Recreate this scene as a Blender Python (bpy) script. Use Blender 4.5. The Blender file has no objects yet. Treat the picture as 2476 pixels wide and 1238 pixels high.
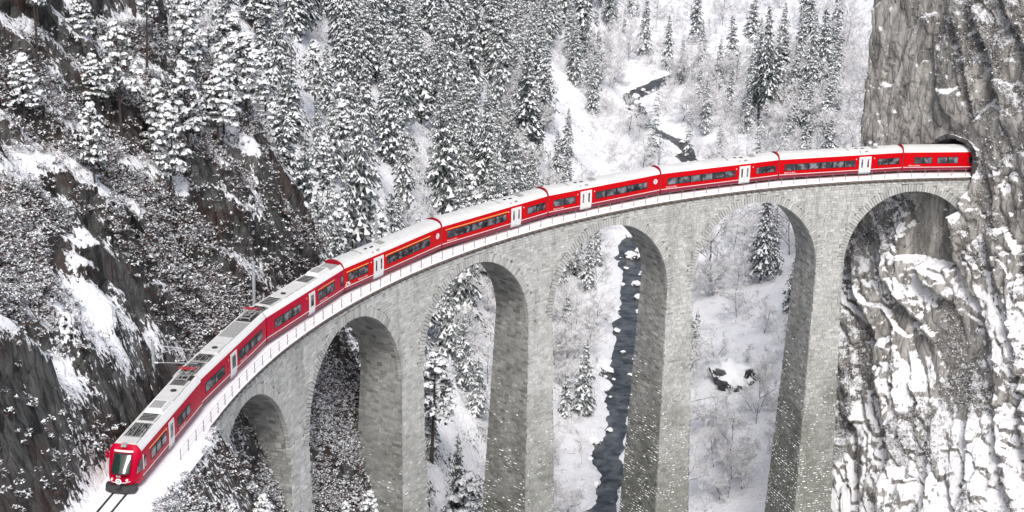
import bpy, math, random
import numpy as np
from mathutils import Vector, Matrix

PI = math.pi
scene = bpy.context.scene
COL = scene.collection

# ------------------------------------------------------------------ camera
CAM = np.array([-68.720, -126.382, 58.433])
YAW, PIT, ROL, FPX = -0.056168, -0.310018, 0.026254, 4106.33
_f = np.array([math.sin(YAW)*math.cos(PIT), math.cos(YAW)*math.cos(PIT), math.sin(PIT)])
_r = np.array([math.cos(YAW), -math.sin(YAW), 0.0])
_u = np.cross(_r, _f)
_r2 = _r*math.cos(ROL)+_u*math.sin(ROL)
_u2 = -_r*math.sin(ROL)+_u*math.cos(ROL)
cd = bpy.data.cameras.new('camera')
cd.sensor_width = 36.0
cd.lens = 36.0*FPX/2476.0
cd.clip_end = 5000
cam = bpy.data.objects.new('camera', cd)
COL.objects.link(cam)
cam.matrix_world = Matrix(((_r2[0], _u2[0], -_f[0], CAM[0]), (_r2[1], _u2[1], -_f[1], CAM[1]),
                           (_r2[2], _u2[2], -_f[2], CAM[2]), (0, 0, 0, 1)))
scene.camera = cam

# ------------------------------------------------------------------ light
SUN_EL, SUN_AZ = 50.0, 176.0        # azimuth clockwise from +Y
w = bpy.data.worlds.new('World')
scene.world = w
w.use_nodes = True
nt = w.node_tree
sky = nt.nodes.new('ShaderNodeTexSky')
sky.sky_type = 'NISHITA'
sky.sun_disc = False
sky.sun_elevation = math.radians(SUN_EL)
sky.sun_rotation = math.radians(SUN_AZ)
sky.air_density = 1.0
sky.dust_density = 4.0
sky.ozone_density = 0.6
hs = nt.nodes.new('ShaderNodeHueSaturation')
hs.inputs['Saturation'].default_value = 0.8
nt.links.new(sky.outputs[0], hs.inputs['Color'])
bg = nt.nodes['Background']
nt.links.new(hs.outputs[0], bg.inputs[0])
bg.inputs[1].default_value = 0.115
sl = bpy.data.lights.new('sun', 'SUN')
sl.energy = 1.5
sl.angle = math.radians(18)
sl.color = (1.0, 0.985, 0.96)
so = bpy.data.objects.new('sun', sl)
COL.objects.link(so)
_az, _el = math.radians(SUN_AZ), math.radians(SUN_EL)
_sd = Vector((math.sin(_az)*math.cos(_el), math.cos(_az)*math.cos(_el), math.sin(_el)))
so.rotation_euler = _sd.to_track_quat('Z', 'Y').to_euler()
so.location = (0, 0, 200)
vs = scene.view_settings
vs.view_transform = 'Standard'
vs.look = 'None'
vs.exposure = 0.52
vs.gamma = 1.0
scene.cycles.use_denoising = True
scene.cycles.max_bounces = 4
scene.cycles.diffuse_bounces = 3
scene.cycles.glossy_bounces = 2
scene.cycles.transparent_max_bounces = 4

# ------------------------------------------------------------------ helpers
def tag(o, label=None, cat=None, group=None, kind=None):
    if label: o['label'] = label
    if cat: o['category'] = cat
    if group: o['group'] = group
    if kind: o['kind'] = kind
    return o

def link(o, parent=None):
    COL.objects.link(o)
    if parent is not None:
        o.parent = parent
    return o

def empty(name, loc=(0, 0, 0), rz=0.0):
    o = bpy.data.objects.new(name, None)
    o.empty_display_size = 0.5
    o.location = loc
    o.rotation_euler = (0, 0, rz)
    return link(o)

def mesh_np(name, V, F, mats, mi=None, smooth=False, uvcol=None):
    """V (n,3); F (m,3) or (m,4) int array (or list of two such arrays)."""
    me = bpy.data.meshes.new(name)
    V = np.asarray(V, np.float32)
    Fs = F if isinstance(F, list) else [F]
    Fs = [np.asarray(f, np.int32) for f in Fs if len(f)]
    me.vertices.add(len(V))
    me.vertices.foreach_set('co', V.ravel())
    li = np.concatenate([f.ravel() for f in Fs])
    ct = np.concatenate([np.full(len(f), f.shape[1], np.int32) for f in Fs])
    me.loops.add(len(li))
    me.loops.foreach_set('vertex_index', li)
    me.polygons.add(len(ct))
    st = np.concatenate([[0], np.cumsum(ct)[:-1]]).astype(np.int32)
    me.polygons.foreach_set('loop_start', st)
    me.polygons.foreach_set('loop_total', ct)
    for m in (mats if isinstance(mats, (list, tuple)) else [mats]):
        me.materials.append(m)
    if mi is not None:
        me.polygons.foreach_set('material_index', np.asarray(mi, np.int32))
    me.polygons.foreach_set('use_smooth', np.full(len(ct), smooth, bool))
    if uvcol is not None:     # per-face tone: random, with painted shade on side faces
        at = me.attributes.new('tone', 'FLOAT', 'FACE')
        at.data.foreach_set('value', np.asarray(uvcol, np.float32))
    me.update(calc_edges=True)
    me.validate()
    return me

def obj(name, me, parent=None):
    return link(bpy.data.objects.new(name, me), parent)

class MB:
    """small mesh collector"""
    def __init__(s):
        s.v = []; s.f = []; s.m = []
    def box(s, x0, x1, y0, y1, z0, z1, m=0):
        n = len(s.v)
        s.v += [(x0, y0, z0), (x1, y0, z0), (x1, y1, z0), (x0, y1, z0), (x0, y0, z1), (x1, y0, z1), (x1, y1, z1), (x0, y1, z1)]
        for q in ((0, 3, 2, 1), (4, 5, 6, 7), (0, 1, 5, 4), (1, 2, 6, 5), (2, 3, 7, 6), (3, 0, 4, 7)):
            s.f.append(tuple(n+i for i in q)); s.m.append(m)
        return s
    def hexa(s, P, m=0):
        n = len(s.v); s.v += [tuple(p) for p in P]
        for q in ((0, 3, 2, 1), (4, 5, 6, 7), (0, 1, 5, 4), (1, 2, 6, 5), (2, 3, 7, 6), (3, 0, 4, 7)):
            s.f.append(tuple(n+i for i in q)); s.m.append(m)
        return s
    def poly(s, pts, m=0):
        n = len(s.v); s.v += [tuple(p) for p in pts]
        s.f.append(tuple(range(n, n+len(pts)))); s.m.append(m)
        return s
    def bar(s, a, b, r, k=4, m=0, r2=None):
        a = Vector(a); b = Vector(b); d = (b-a)
        if d.length < 1e-6: return s
        q = d.to_track_quat('Z', 'Y')
        n = len(s.v)
        for p, rr in ((a, r), (b, r if r2 is None else r2)):
            for i in range(k):
                t = 2*PI*(i+.5)/k
                s.v.append(tuple(p + q @ Vector((rr*math.cos(t), rr*math.sin(t), 0))))
        for i in range(k):
            j = (i+1) % k
            s.f.append((n+i, n+j, n+k+j, n+k+i)); s.m.append(m)
        s.f.append(tuple(n+i for i in reversed(range(k)))); s.m.append(m)
        s.f.append(tuple(n+k+i for i in range(k))); s.m.append(m)
        return s
    def loft(s, rings, m=0, caps=True, close=True):
        n = len(s.v); k = len(rings[0])
        for r in rings: s.v += [tuple(p) for p in r]
        for a in range(len(rings)-1):
            for i in range(k if close else k-1):
                j = (i+1) % k
                s.f.append((n+a*k+i, n+a*k+j, n+(a+1)*k+j, n+(a+1)*k+i)); s.m.append(m)
        if caps:
            s.f.append(tuple(n+i for i in reversed(range(k)))); s.m.append(m)
            s.f.append(tuple(n+(len(rings)-1)*k+i for i in range(k))); s.m.append(m)
        return s
    def mesh(s, name, mats, smooth=False):
        me = bpy.data.meshes.new(name)
        me.from_pydata(s.v, [], s.f)
        for m in (mats if isinstance(mats, (list, tuple)) else [mats]): me.materials.append(m)
        me.polygons.foreach_set('material_index', np.asarray(s.m, np.int32))
        if smooth: me.polygons.foreach_set('use_smooth', np.ones(len(s.f), bool))
        me.update()
        return me
    def build(s, name, mats, parent=None, smooth=False):
        return obj(name, s.mesh(name, mats, smooth), parent)

# numpy noise -------------------------------------------------------
_rng = np.random.default_rng(7)
_T = _rng.random((256, 256)).astype(np.float32)
def vnoise(x, y):
    xi = np.floor(x).astype(int); yi = np.floor(y).astype(int)
    fx = x-xi; fy = y-yi
    fx = fx*fx*(3-2*fx); fy = fy*fy*(3-2*fy)
    a = _T[xi & 255, yi & 255]; b = _T[(xi+1) & 255, yi & 255]
    c = _T[xi & 255, (yi+1) & 255]; d = _T[(xi+1) & 255, (yi+1) & 255]
    return (a*(1-fx)+b*fx)*(1-fy)+(c*(1-fx)+d*fx)*fy
def fbm(x, y, oct=4, g=0.5):
    s = 0; a = 1; t = 0
    for o in range(oct):
        s = s+a*(vnoise(x*2**o+17.3*o, y*2**o+9.1*o)-.5); t += a; a *= g
    return s/t*2
def ridged(x, y, oct=4):
    s = 0; a = 1; t = 0
    for o in range(oct):
        s = s+a*(1-np.abs(vnoise(x*2**o+5.7*o, y*2**o+3.3*o)*2-1)); t += a; a *= .5
    return s/t
def facets(x, y, tilt=1.0, seed=0):
    """fractured surface: every Voronoi cell a tilted plane; returns height and distance to the crack"""
    xi = np.floor(x).astype(int); yi = np.floor(y).astype(int)
    b1 = np.full(np.shape(x), 9.0); b2 = b1.copy(); h = np.zeros(np.shape(x))
    for i in (-1, 0, 1):
        for j in (-1, 0, 1):
            cx = xi+i; cy = yi+j
            r1 = _T[(cx+seed) & 255, (cy+31) & 255]; r2 = _T[(cx+97) & 255, (cy+seed+5) & 255]
            px = cx+.1+.8*r1; py = cy+.1+.8*r2
            d = (x-px)**2+(y-py)**2
            g1 = _T[(cx+11) & 255, (cy+seed+77) & 255]-.5; g2 = _T[(cx+seed+53) & 255, (cy+19) & 255]-.5
            g3 = _T[(cx+141) & 255, (cy+seed+201) & 255]-.5
            hh = g3+tilt*2*(g1*(x-px)+g2*(y-py))
            nb = d < b1
            b2 = np.where(nb, b1, np.minimum(b2, d)); h = np.where(nb, hh, h); b1 = np.where(nb, d, b1)
    return h, np.sqrt(b2)-np.sqrt(b1)
def sstep(a, b, x):
    t = np.clip((x-a)/(b-a), 0, 1)
    return t*t*(3-2*t)

# ------------------------------------------------------------------ materials
def newmat(name):
    m = bpy.data.materials.new(name); m.use_nodes = True
    b = m.node_tree.nodes['Principled BSDF']
    return m, m.node_tree, b

def pmat(name, col, rough=0.6, metal=0.0, coat=0.0, var=0.0, vscale=3.0, spec=None, bump=0.0, bscale=20):
    m, t, b = newmat(name)
    b.inputs['Base Color'].default_value = (*col, 1)
    b.inputs['Roughness'].default_value = rough
    b.inputs['Metallic'].default_value = metal
    if spec is not None: b.inputs['Specular IOR Level'].default_value = spec
    if coat:
        b.inputs['Coat Weight'].default_value = coat
        b.inputs['Coat Roughness'].default_value = 0.08
    if var or bump:
        tc = t.nodes.new('ShaderNodeTexCoord')
        n = t.nodes.new('ShaderNodeTexNoise')
        n.inputs['Scale'].default_value = vscale; n.inputs['Detail'].default_value = 6
        t.links.new(tc.outputs['Object'], n.inputs['Vector'])
        if var:
            mx = t.nodes.new('ShaderNodeMix'); mx.data_type = 'RGBA'
            lo = tuple(max(0, c*(1-var)) for c in col); hi = tuple(min(1, c*(1+var)) for c in col)
            mx.inputs[6].default_value = (*lo, 1); mx.inputs[7].default_value = (*hi, 1)
            rp = t.nodes.new('ShaderNodeMapRange'); rp.inputs[1].default_value = .3; rp.inputs[2].default_value = .7
            t.links.new(n.outputs[0], rp.inputs[0]); t.links.new(rp.outputs[0], mx.inputs[0])
            t.links.new(mx.outputs[2], b.inputs['Base Color'])
        if bump:
            n2 = t.nodes.new('ShaderNodeTexNoise'); n2.inputs['Scale'].default_value = bscale; n2.inputs['Detail'].default_value = 5
            t.links.new(tc.outputs['Object'], n2.inputs['Vector'])
            bp = t.nodes.new('ShaderNodeBump'); bp.inputs['Strength'].default_value = bump; bp.inputs['Distance'].default_value = .1
            t.links.new(n2.outputs[0], bp.inputs['Height']); t.links.new(bp.outputs[0], b.inputs['Normal'])
    return m

SNOWC = (0.86, 0.87, 0.90)
M = {}
M['snow'] = pmat('snow', SNOWC, 0.75, var=0.04, vscale=.6, spec=.2, bump=.25, bscale=3)
M['tree_snow'] = pmat('tree_snow', (0.84, 0.86, 0.88), 0.8, spec=.15)
M['red'] = pmat('red_paint', (0.55, 0.0, 0.005), 0.4, spec=.14, var=.05, vscale=1.3)
M['crimson'] = pmat('crimson_paint', (0.47, 0.0, 0.03), 0.4, spec=.14, var=.05, vscale=1.3)
M['dkred'] = pmat('dark_red_skirt', (0.22, 0.008, 0.035), 0.5, var=.25, vscale=4)
M['ringred'] = pmat('gangway_red', (0.33, 0.004, 0.02), 0.45)
M['roof'] = pmat('roof_grey', (0.62, 0.62, 0.61), 0.55, var=.07, vscale=1.2)
M['roofwhite'] = pmat('roof_white', (0.76, 0.76, 0.75), 0.5, var=.04, vscale=2)
M['equip'] = pmat('equipment_grey', (0.34, 0.34, 0.33), 0.55, var=.2, vscale=3)
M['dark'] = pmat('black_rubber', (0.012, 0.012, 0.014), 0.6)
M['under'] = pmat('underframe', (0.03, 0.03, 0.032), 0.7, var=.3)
M['white'] = pmat('white_paint', (0.78, 0.78, 0.77), 0.4)
M['yellow'] = pmat('yellow_paint', (0.85, 0.42, 0.10), 0.4)
M['steel'] = pmat('galvanised_steel', (0.46, 0.50, 0.53), 0.5, metal=.1, var=.15, vscale=4)
M['rust'] = pmat('rusty_steel', (0.055, 0.04, 0.035), 0.6, var=.3)
M['rail_post'] = pmat('railing_grey', (0.30, 0.30, 0.31), 0.5, metal=.2)
M['trunk'] = pmat('bark', (0.055, 0.042, 0.036), 0.9, var=.4, vscale=2)
M['trunk_grey'] = pmat('bark_grey', (0.20, 0.18, 0.185), 0.9, var=.3, vscale=2)
M['frost'] = pmat('frosted_twig', (0.84, 0.84, 0.87), 0.85, var=.25, vscale=.8)
M['russet'] = pmat('russet_leaf', (0.13, 0.045, 0.032), 0.9, var=.5, vscale=.5)
M['twig'] = pmat('dark_twig', (0.07, 0.062, 0.055), 0.9, var=.4, vscale=.5)
M['sign'] = pmat('sign_white', (0.75, 0.75, 0.75), 0.5)
M['signgrey'] = pmat('sign_grey', (0.2, 0.2, 0.2), 0.5)

def foliage_mat(name, c1, c2):
    m, t, b = newmat(name)
    tc = t.nodes.new('ShaderNodeTexCoord'); oi = t.nodes.new('ShaderNodeObjectInfo')
    n = t.nodes.new('ShaderNodeTexNoise'); n.inputs['Scale'].default_value = .7; n.inputs['Detail'].default_value = 4
    t.links.new(tc.outputs['Object'], n.inputs['Vector'])
    ad = t.nodes.new('ShaderNodeMath'); ad.operation = 'MULTIPLY_ADD'
    ad.inputs[1].default_value = .5; t.links.new(oi.outputs['Random'], ad.inputs[0]); t.links.new(n.outputs[0], ad.inputs[2])
    rp = t.nodes.new('ShaderNodeMapRange'); rp.inputs[1].default_value = .35; rp.inputs[2].default_value = 1.1
    t.links.new(ad.outputs[0], rp.inputs[0])
    mx = t.nodes.new('ShaderNodeMix'); mx.data_type = 'RGBA'
    mx.inputs[6].default_value = (*c1, 1); mx.inputs[7].default_value = (*c2, 1)
    t.links.new(rp.outputs[0], mx.inputs[0]); t.links.new(mx.outputs[2], b.inputs['Base Color'])
    b.inputs['Roughness'].default_value = .85
    b.inputs['Specular IOR Level'].default_value = .2
    return m
M['needle'] = foliage_mat('spruce_needles', (0.050, 0.066, 0.068), (0.20, 0.225, 0.225))
M['pine'] = foliage_mat('pine_needles', (0.045, 0.055, 0.050), (0.15, 0.165, 0.145))

def rock_snow_mat(name, c_rock1, c_rock2, c_veg, snow_lo, snow_hi, veg_amt=0.5, streak=None, nscale=.35, clump=1.5, tight=0):
    """rock with dead vegetation; snow lies where the surface faces up"""
    m, t, b = newmat(name)
    N = t.nodes.new; L = t.links.new
    tc = N('ShaderNodeTexCoord'); geo = N('ShaderNodeNewGeometry')
    src = tc.outputs['Object']
    def noise(scale, det=8, rough=.6, vec=None):
        n = N('ShaderNodeTexNoise'); n.inputs['Scale'].default_value = scale
        n.inputs['Detail'].default_value = det; n.inputs['Roughness'].default_value = rough
        L(vec or src, n.inputs['Vector']); return n
    def mapr(s, a, b_, c=0, d=1):
        r = N('ShaderNodeMapRange'); r.inputs[1].default_value = a; r.inputs[2].default_value = b_
        r.inputs[3].default_value = c; r.inputs[4].default_value = d; L(s, r.inputs[0]); return r
    vec2 = src
    if streak:
        mp = N('ShaderNodeMapping'); mp.inputs['Scale'].default_value = streak; L(src, mp.inputs['Vector']); vec2 = mp.outputs[0]
    n1 = noise(nscale, 7, .68, vec2); n2 = noise(.10, 3, .5)
    mxr = N('ShaderNodeMix'); mxr.data_type = 'RGBA'
    mxr.inputs[6].default_value = (*c_rock1, 1); mxr.inputs[7].default_value = (*c_rock2, 1)
    vo = N('ShaderNodeTexVoronoi'); vo.inputs['Scale'].default_value = .55; vo.inputs['Randomness'].default_value = 1
    wv_ = N('ShaderNodeVectorMath'); wv_.operation = 'ADD'
    nw = noise(1.1, 5, .7); sw = N('ShaderNodeVectorMath'); sw.operation = 'SCALE'; sw.inputs['Scale'].default_value = .9
    L(nw.outputs[1], sw.inputs[0]); L(vec2, wv_.inputs[0]); L(sw.outputs[0], wv_.inputs[1]); L(wv_.outputs[0], vo.inputs['Vector'])
    ve = N('ShaderNodeTexVoronoi'); ve.feature = 'DISTANCE_TO_EDGE'; ve.inputs['Scale'].default_value = .55
    L(wv_.outputs[0], ve.inputs['Vector'])
    sv_ = N('ShaderNodeSeparateColor'); L(vo.outputs['Color'], sv_.inputs[0])
    mixn = N('ShaderNodeMath'); mixn.operation = 'MULTIPLY_ADD'; mixn.inputs[1].default_value = .22
    L(sv_.outputs[0], mixn.inputs[0]); L(n1.outputs[0], mixn.inputs[2])
    L(mapr(mixn.outputs[0], .48, .74).outputs[0], mxr.inputs[0])
    mxv = N('ShaderNodeMix'); mxv.data_type = 'RGBA'
    mxv.inputs[7].default_value = (*c_veg, 1)
    L(mxr.outputs[2], mxv.inputs[6])
    nv = noise(.16, 6, .7)
    if tight and streak[2] < .46:
        mpv = N('ShaderNodeMapping'); mpv.inputs['Scale'].default_value = (1, 1, .13); L(src, mpv.inputs['Vector'])
        nv = noise(.55, 6, .7, mpv.outputs[0])
    L(mapr(nv.outputs[0], .50, .60, 0, veg_amt).outputs[0], mxv.inputs[0])
    # snow mask: lies where the ground faces up, broken by clumps
    sx = N('ShaderNodeSeparateXYZ'); L(geo.outputs['Normal'], sx.inputs[0])
    if streak and tight:
        mp6 = N('ShaderNodeMapping'); mp6.inputs['Scale'].default_value = (1.25, 1.25, .6); L(src, mp6.inputs['Vector'])
        n6 = noise(tight, 6, .72, mp6.outputs[0])
    else:
        n6 = noise(.75, 7, .68)
    ad = N('ShaderNodeMath'); ad.operation = 'MULTIPLY_ADD'; ad.inputs[1].default_value = clump
    L(n6.outputs[0], ad.inputs[0]); L(sx.outputs[2], ad.inputs[2])
    ad2 = N('ShaderNodeMath'); ad2.operation = 'MULTIPLY_ADD'; ad2.inputs[1].default_value = .9
    L(n2.outputs[0], ad2.inputs[0]); L(ad.outputs[0], ad2.inputs[2])
    sm = mapr(ad2.outputs[0], snow_lo+.45+clump/2, snow_hi+.45+clump/2)
    mxs = N('ShaderNodeMix'); mxs.data_type = 'RGBA'
    mxs.inputs[7].default_value = (*SNOWC, 1)
    L(mxv.outputs[2], mxs.inputs[6]); L(sm.outputs[0], mxs.inputs[0])
    L(mxs.outputs[2], b.inputs['Base Color'])
    b.inputs['Roughness'].default_value = .85
    b.inputs['Specular IOR Level'].default_value = .2
    bp = N('ShaderNodeBump'); bp.inputs['Strength'].default_value = .8; bp.inputs['Distance'].default_value = .5
    n4 = noise(1.4, 6, .72, vec2)
    ck = mapr(ve.outputs['Distance'], 0, .12, -.55, 0)
    hsum = N('ShaderNodeMath'); hsum.operation = 'ADD'
    L(n4.outputs[0], hsum.inputs[0]); L(ck.outputs[0], hsum.inputs[1])
    inv = mapr(sm.outputs[0], 0, 1, 1, .4)
    hm_ = N('ShaderNodeMath'); hm_.operation = 'MULTIPLY'; L(hsum.outputs[0], hm_.inputs[0]); L(inv.outputs[0], hm_.inputs[1])
    L(hm_.outputs[0], bp.inputs['Height']); L(bp.outputs[0], b.inputs['Normal'])
    return m
M['terrain'] = rock_snow_mat('snowy_hillside', (0.022, 0.024, 0.024), (0.13, 0.13, 0.126), (0.07, 0.035, 0.03), .53, .555, .5, streak=(1.5, 1.5, .5), clump=1.4, tight=1.9, nscale=.7)
M['cliff'] = rock_snow_mat('cliff_rock', (0.22, 0.213, 0.203), (0.52, 0.505, 0.48), (0.09, 0.085, 0.08), .36, .40, .28, streak=(1.6, 1.6, .45), clump=.85, tight=2.2, nscale=.5)
M['boulder'] = rock_snow_mat('boulder_rock', (0.05, 0.05, 0.052), (0.16, 0.155, 0.15), (0.05, 0.045, 0.04), .35, .42, .3, nscale=.8, clump=.5)

def stone_mat():
    m, t, b = newmat('ashlar_stone')
    N = t.nodes.new; L = t.links.new
    tc = N('ShaderNodeTexCoord')
    at = N('ShaderNodeAttribute'); at.attribute_name = 'tone'
    oi = N('ShaderNodeObjectInfo')
    def noise(scale, det=6):
        n = N('ShaderNodeTexNoise'); n.inputs['Scale'].default_value = scale; n.inputs['Detail'].default_value = det
        L(tc.outputs['Object'], n.inputs['Vector']); return n
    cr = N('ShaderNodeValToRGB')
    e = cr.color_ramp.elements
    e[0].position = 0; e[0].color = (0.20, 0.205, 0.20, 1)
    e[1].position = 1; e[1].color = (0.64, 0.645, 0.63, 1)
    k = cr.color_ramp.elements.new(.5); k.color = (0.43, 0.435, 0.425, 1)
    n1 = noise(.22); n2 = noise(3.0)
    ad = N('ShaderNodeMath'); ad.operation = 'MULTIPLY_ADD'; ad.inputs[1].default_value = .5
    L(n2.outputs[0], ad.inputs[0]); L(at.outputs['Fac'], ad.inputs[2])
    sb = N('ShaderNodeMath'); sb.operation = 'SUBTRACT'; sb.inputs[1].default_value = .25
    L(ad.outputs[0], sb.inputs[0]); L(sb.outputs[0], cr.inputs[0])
    # mossy, weathered lower masonry (wear that belongs to the stone)
    sp = N('ShaderNodeSeparateXYZ'); L(tc.outputs['Object'], sp.inputs[0])
    zr = N('ShaderNodeMapRange'); zr.inputs[1].default_value = -14; zr.inputs[2].default_value = -42
    L(sp.outputs[2], zr.inputs[0])
    md = N('ShaderNodeMath'); md.operation = 'MULTIPLY_ADD'; md.inputs[1].default_value = 1.6; md.inputs[2].default_value = -.8
    L(n1.outputs[0], md.inputs[0])
    a3 = N('ShaderNodeMath'); a3.operation = 'ADD'; a3.use_clamp = True
    L(zr.outputs[0], a3.inputs[0]); L(md.outputs[0], a3.inputs[1])
    mps = N('ShaderNodeMapping'); mps.inputs['Scale'].default_value = (1, 1, .07); L(tc.outputs['Object'], mps.inputs['Vector'])
    nst = N('ShaderNodeTexNoise'); nst.inputs['Scale'].default_value = .8; nst.inputs['Detail'].default_value = 6; nst.inputs['Roughness'].default_value = .65
    L(mps.outputs[0], nst.inputs['Vector'])
    rst = N('ShaderNodeMapRange'); rst.inputs[1].default_value = .50; rst.inputs[2].default_value = .68; rst.inputs[3].default_value = 0; rst.inputs[4].default_value = .55
    L(nst.outputs[0], rst.inputs[0])
    mxa = N('ShaderNodeMath'); mxa.operation = 'MAXIMUM'; L(a3.outputs[0], mxa.inputs[0]); L(rst.outputs[0], mxa.inputs[1])
    a3 = mxa
    mu = N('ShaderNodeMath'); mu.operation = 'MULTIPLY'; mu.inputs[1].default_value = .85
    L(a3.outputs[0], mu.inputs[0])
    mx = N('ShaderNodeMix'); mx.data_type = 'RGBA'; mx.blend_type = 'MULTIPLY'
    mx.inputs[7].default_value = (0.36, 0.37, 0.33, 1)
    L(mu.outputs[0], mx.inputs[0]); L(cr.outputs[0], mx.inputs[6]); L(mx.outputs[2], b.inputs['Base Color'])
    b.inputs['Roughness'].default_value = .9; b.inputs['Specular IOR Level'].default_value = .2
    bp = N('ShaderNodeBump'); bp.inputs['Strength'].default_value = .5; bp.inputs['Distance'].default_value = .06
    n5 = noise(7); L(n5.outputs[0], bp.inputs['Height']); L(bp.outputs[0], b.inputs['Normal'])
    return m
M['stone'] = stone_mat()
M['mortar'] = pmat('mortar_core', (0.20, 0.195, 0.18), .95, var=.2, vscale=.5)
M['cornice'] = pmat('cornice_stone', (0.17, 0.14, 0.125), .9, var=.35, vscale=1.2)

def glass_mat():
    m, t, b = newmat('window_glass')
    tc = t.nodes.new('ShaderNodeTexCoord'); oi = t.nodes.new('ShaderNodeObjectInfo')
    n = t.nodes.new('ShaderNodeTexNoise'); n.inputs['Scale'].default_value = 1.1; n.inputs['Detail'].default_value = 3
    mp = t.nodes.new('ShaderNodeVectorMath'); mp.operation = 'ADD'
    t.links.new(tc.outputs['Object'], mp.inputs[0])
    sc_ = t.nodes.new('ShaderNodeVectorMath'); sc_.operation = 'SCALE'; sc_.inputs['Scale'].default_value = 1.0
    t.links.new(oi.outputs['Location'], sc_.inputs[0]); t.links.new(sc_.outputs[0], mp.inputs[1])
    t.links.new(mp.outputs[0], n.inputs['Vector'])
    cr = t.nodes.new('ShaderNodeValToRGB')
    cr.color_ramp.elements[0].position = .45; cr.color_ramp.elements[0].color = (0.010, 0.012, 0.018, 1)
    cr.color_ramp.elements[1].position = .62; cr.color_ramp.elements[1].color = (0.20, 0.21, 0.24, 1)
    t.links.new(n.outputs[0], cr.inputs[0]); t.links.new(cr.outputs[0], b.inputs['Base Color'])
    b.inputs['Roughness'].default_value = .06
    b.inputs['Specular IOR Level'].default_value = .9
    return m
M['glass'] = glass_mat()
M['windshield'] = pmat('windshield_glass', (0.012, 0.03, 0.024), .05, spec=.9)

def water_mat():
    m, t, b = newmat('river_water')
    tc = t.nodes.new('ShaderNodeTexCoord')
    n = t.nodes.new('ShaderNodeTexNoise'); n.inputs['Scale'].default_value = .9; n.inputs['Detail'].default_value = 6
    n2 = t.nodes.new('ShaderNodeTexNoise'); n2.inputs['Scale'].default_value = .35; n2.inputs['Detail'].default_value = 8; n2.inputs['Roughness'].default_value = .75
    t.links.new(tc.outputs['Object'], n.inputs['Vector']); t.links.new(tc.outputs['Object'], n2.inputs['Vector'])
    cr = t.nodes.new('ShaderNodeValToRGB')
    cr.color_ramp.elements[0].position = .40; cr.color_ramp.elements[0].color = (0.010, 0.012, 0.014, 1)
    cr.color_ramp.elements[1].position = .75; cr.color_ramp.elements[1].color = (0.17, 0.18, 0.19, 1)
    t.links.new(n2.outputs[0], cr.inputs[0]); t.links.new(cr.outputs[0], b.inputs['Base Color'])
    b.inputs['Roughness'].default_value = .3; b.inputs['Specular IOR Level'].default_value = .35
    bp = t.nodes.new('ShaderNodeBump'); bp.inputs['Strength'].default_value = .5; bp.inputs['Distance'].default_value = .15
    t.links.new(n.outputs[0], bp.inputs['Height']); t.links.new(bp.outputs[0], b.inputs['Normal'])
    return m
M['water'] = water_mat()

# ------------------------------------------------------------------ the line of the track
#TERRAIN-BEGIN
R0, A0, S_END = 104.081, 1.62157, 150.0
A_END = A0+S_END/R0
TX, TY = R0*math.cos(A_END), R0*math.sin(A_END)
HX, HY = -math.sin(A_END), math.cos(A_END)
def line(s, off=0.0, z=0.0):
    """point at arc length s (from beyond the tunnel), off>0 towards the inside of the curve"""
    if s <= S_END:
        a = A0+s/R0; r = R0-off
        return (r*math.cos(a), r*math.sin(a), z)
    t = s-S_END
    return (TX+HX*t-HY*off, TY+HY*t+HX*off, z)
def heading(s):
    a = A0+min(s, S_END)/R0
    return math.atan2(math.cos(a), -math.sin(a))
def locate(x, y):
    r = np.hypot(x, y); a = np.arctan2(y, x); a = np.where(a < -1.0, a+2*PI, a)
    s1 = (a-A0)*R0; o1 = R0-r
    t = (x-TX)*HX+(y-TY)*HY; o2 = -(x-TX)*HY+(y-TY)*HX
    st = t > 0
    return np.where(st, S_END+t, np.minimum(s1, S_END)), np.where(st, o2, o1)

RIV = np.array([(-200, -70, -71), (100, -66, -68.6), (130, -65.4, -68), (151, -65.6, -67.2), (181, -63.8, -67), (205, -62.6, -66.3), (240, -61.6, -65.8),
                (268, -62.6, -65), (305, -50, -62.5), (344, -44, -60), (371, -57, -58.3), (406, -63, -57), (427, -47, -54), (449, -29, -52), (520, 20, -48), (720, 60, -35), (1200, 100, -10)])
_ry = np.arange(-200, 1201, 2.0)
_k = np.hanning(13); _k /= _k.sum()
_rx = np.convolve(np.pad(np.interp(_ry, RIV[:, 0], RIV[:, 1]), 6, mode='edge'), _k, 'valid')
_rz = np.convolve(np.pad(np.interp(_ry, RIV[:, 0], RIV[:, 2]), 6, mode='edge'), _k, 'valid')
def river(y):
    return np.interp(y, _ry, _rx), np.interp(y, _ry, _rz)
AX = np.array([(-200, -70), (100, -66), (268, -64), (344, -61), (450, -52), (700, 0), (1200, 80)])
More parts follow.
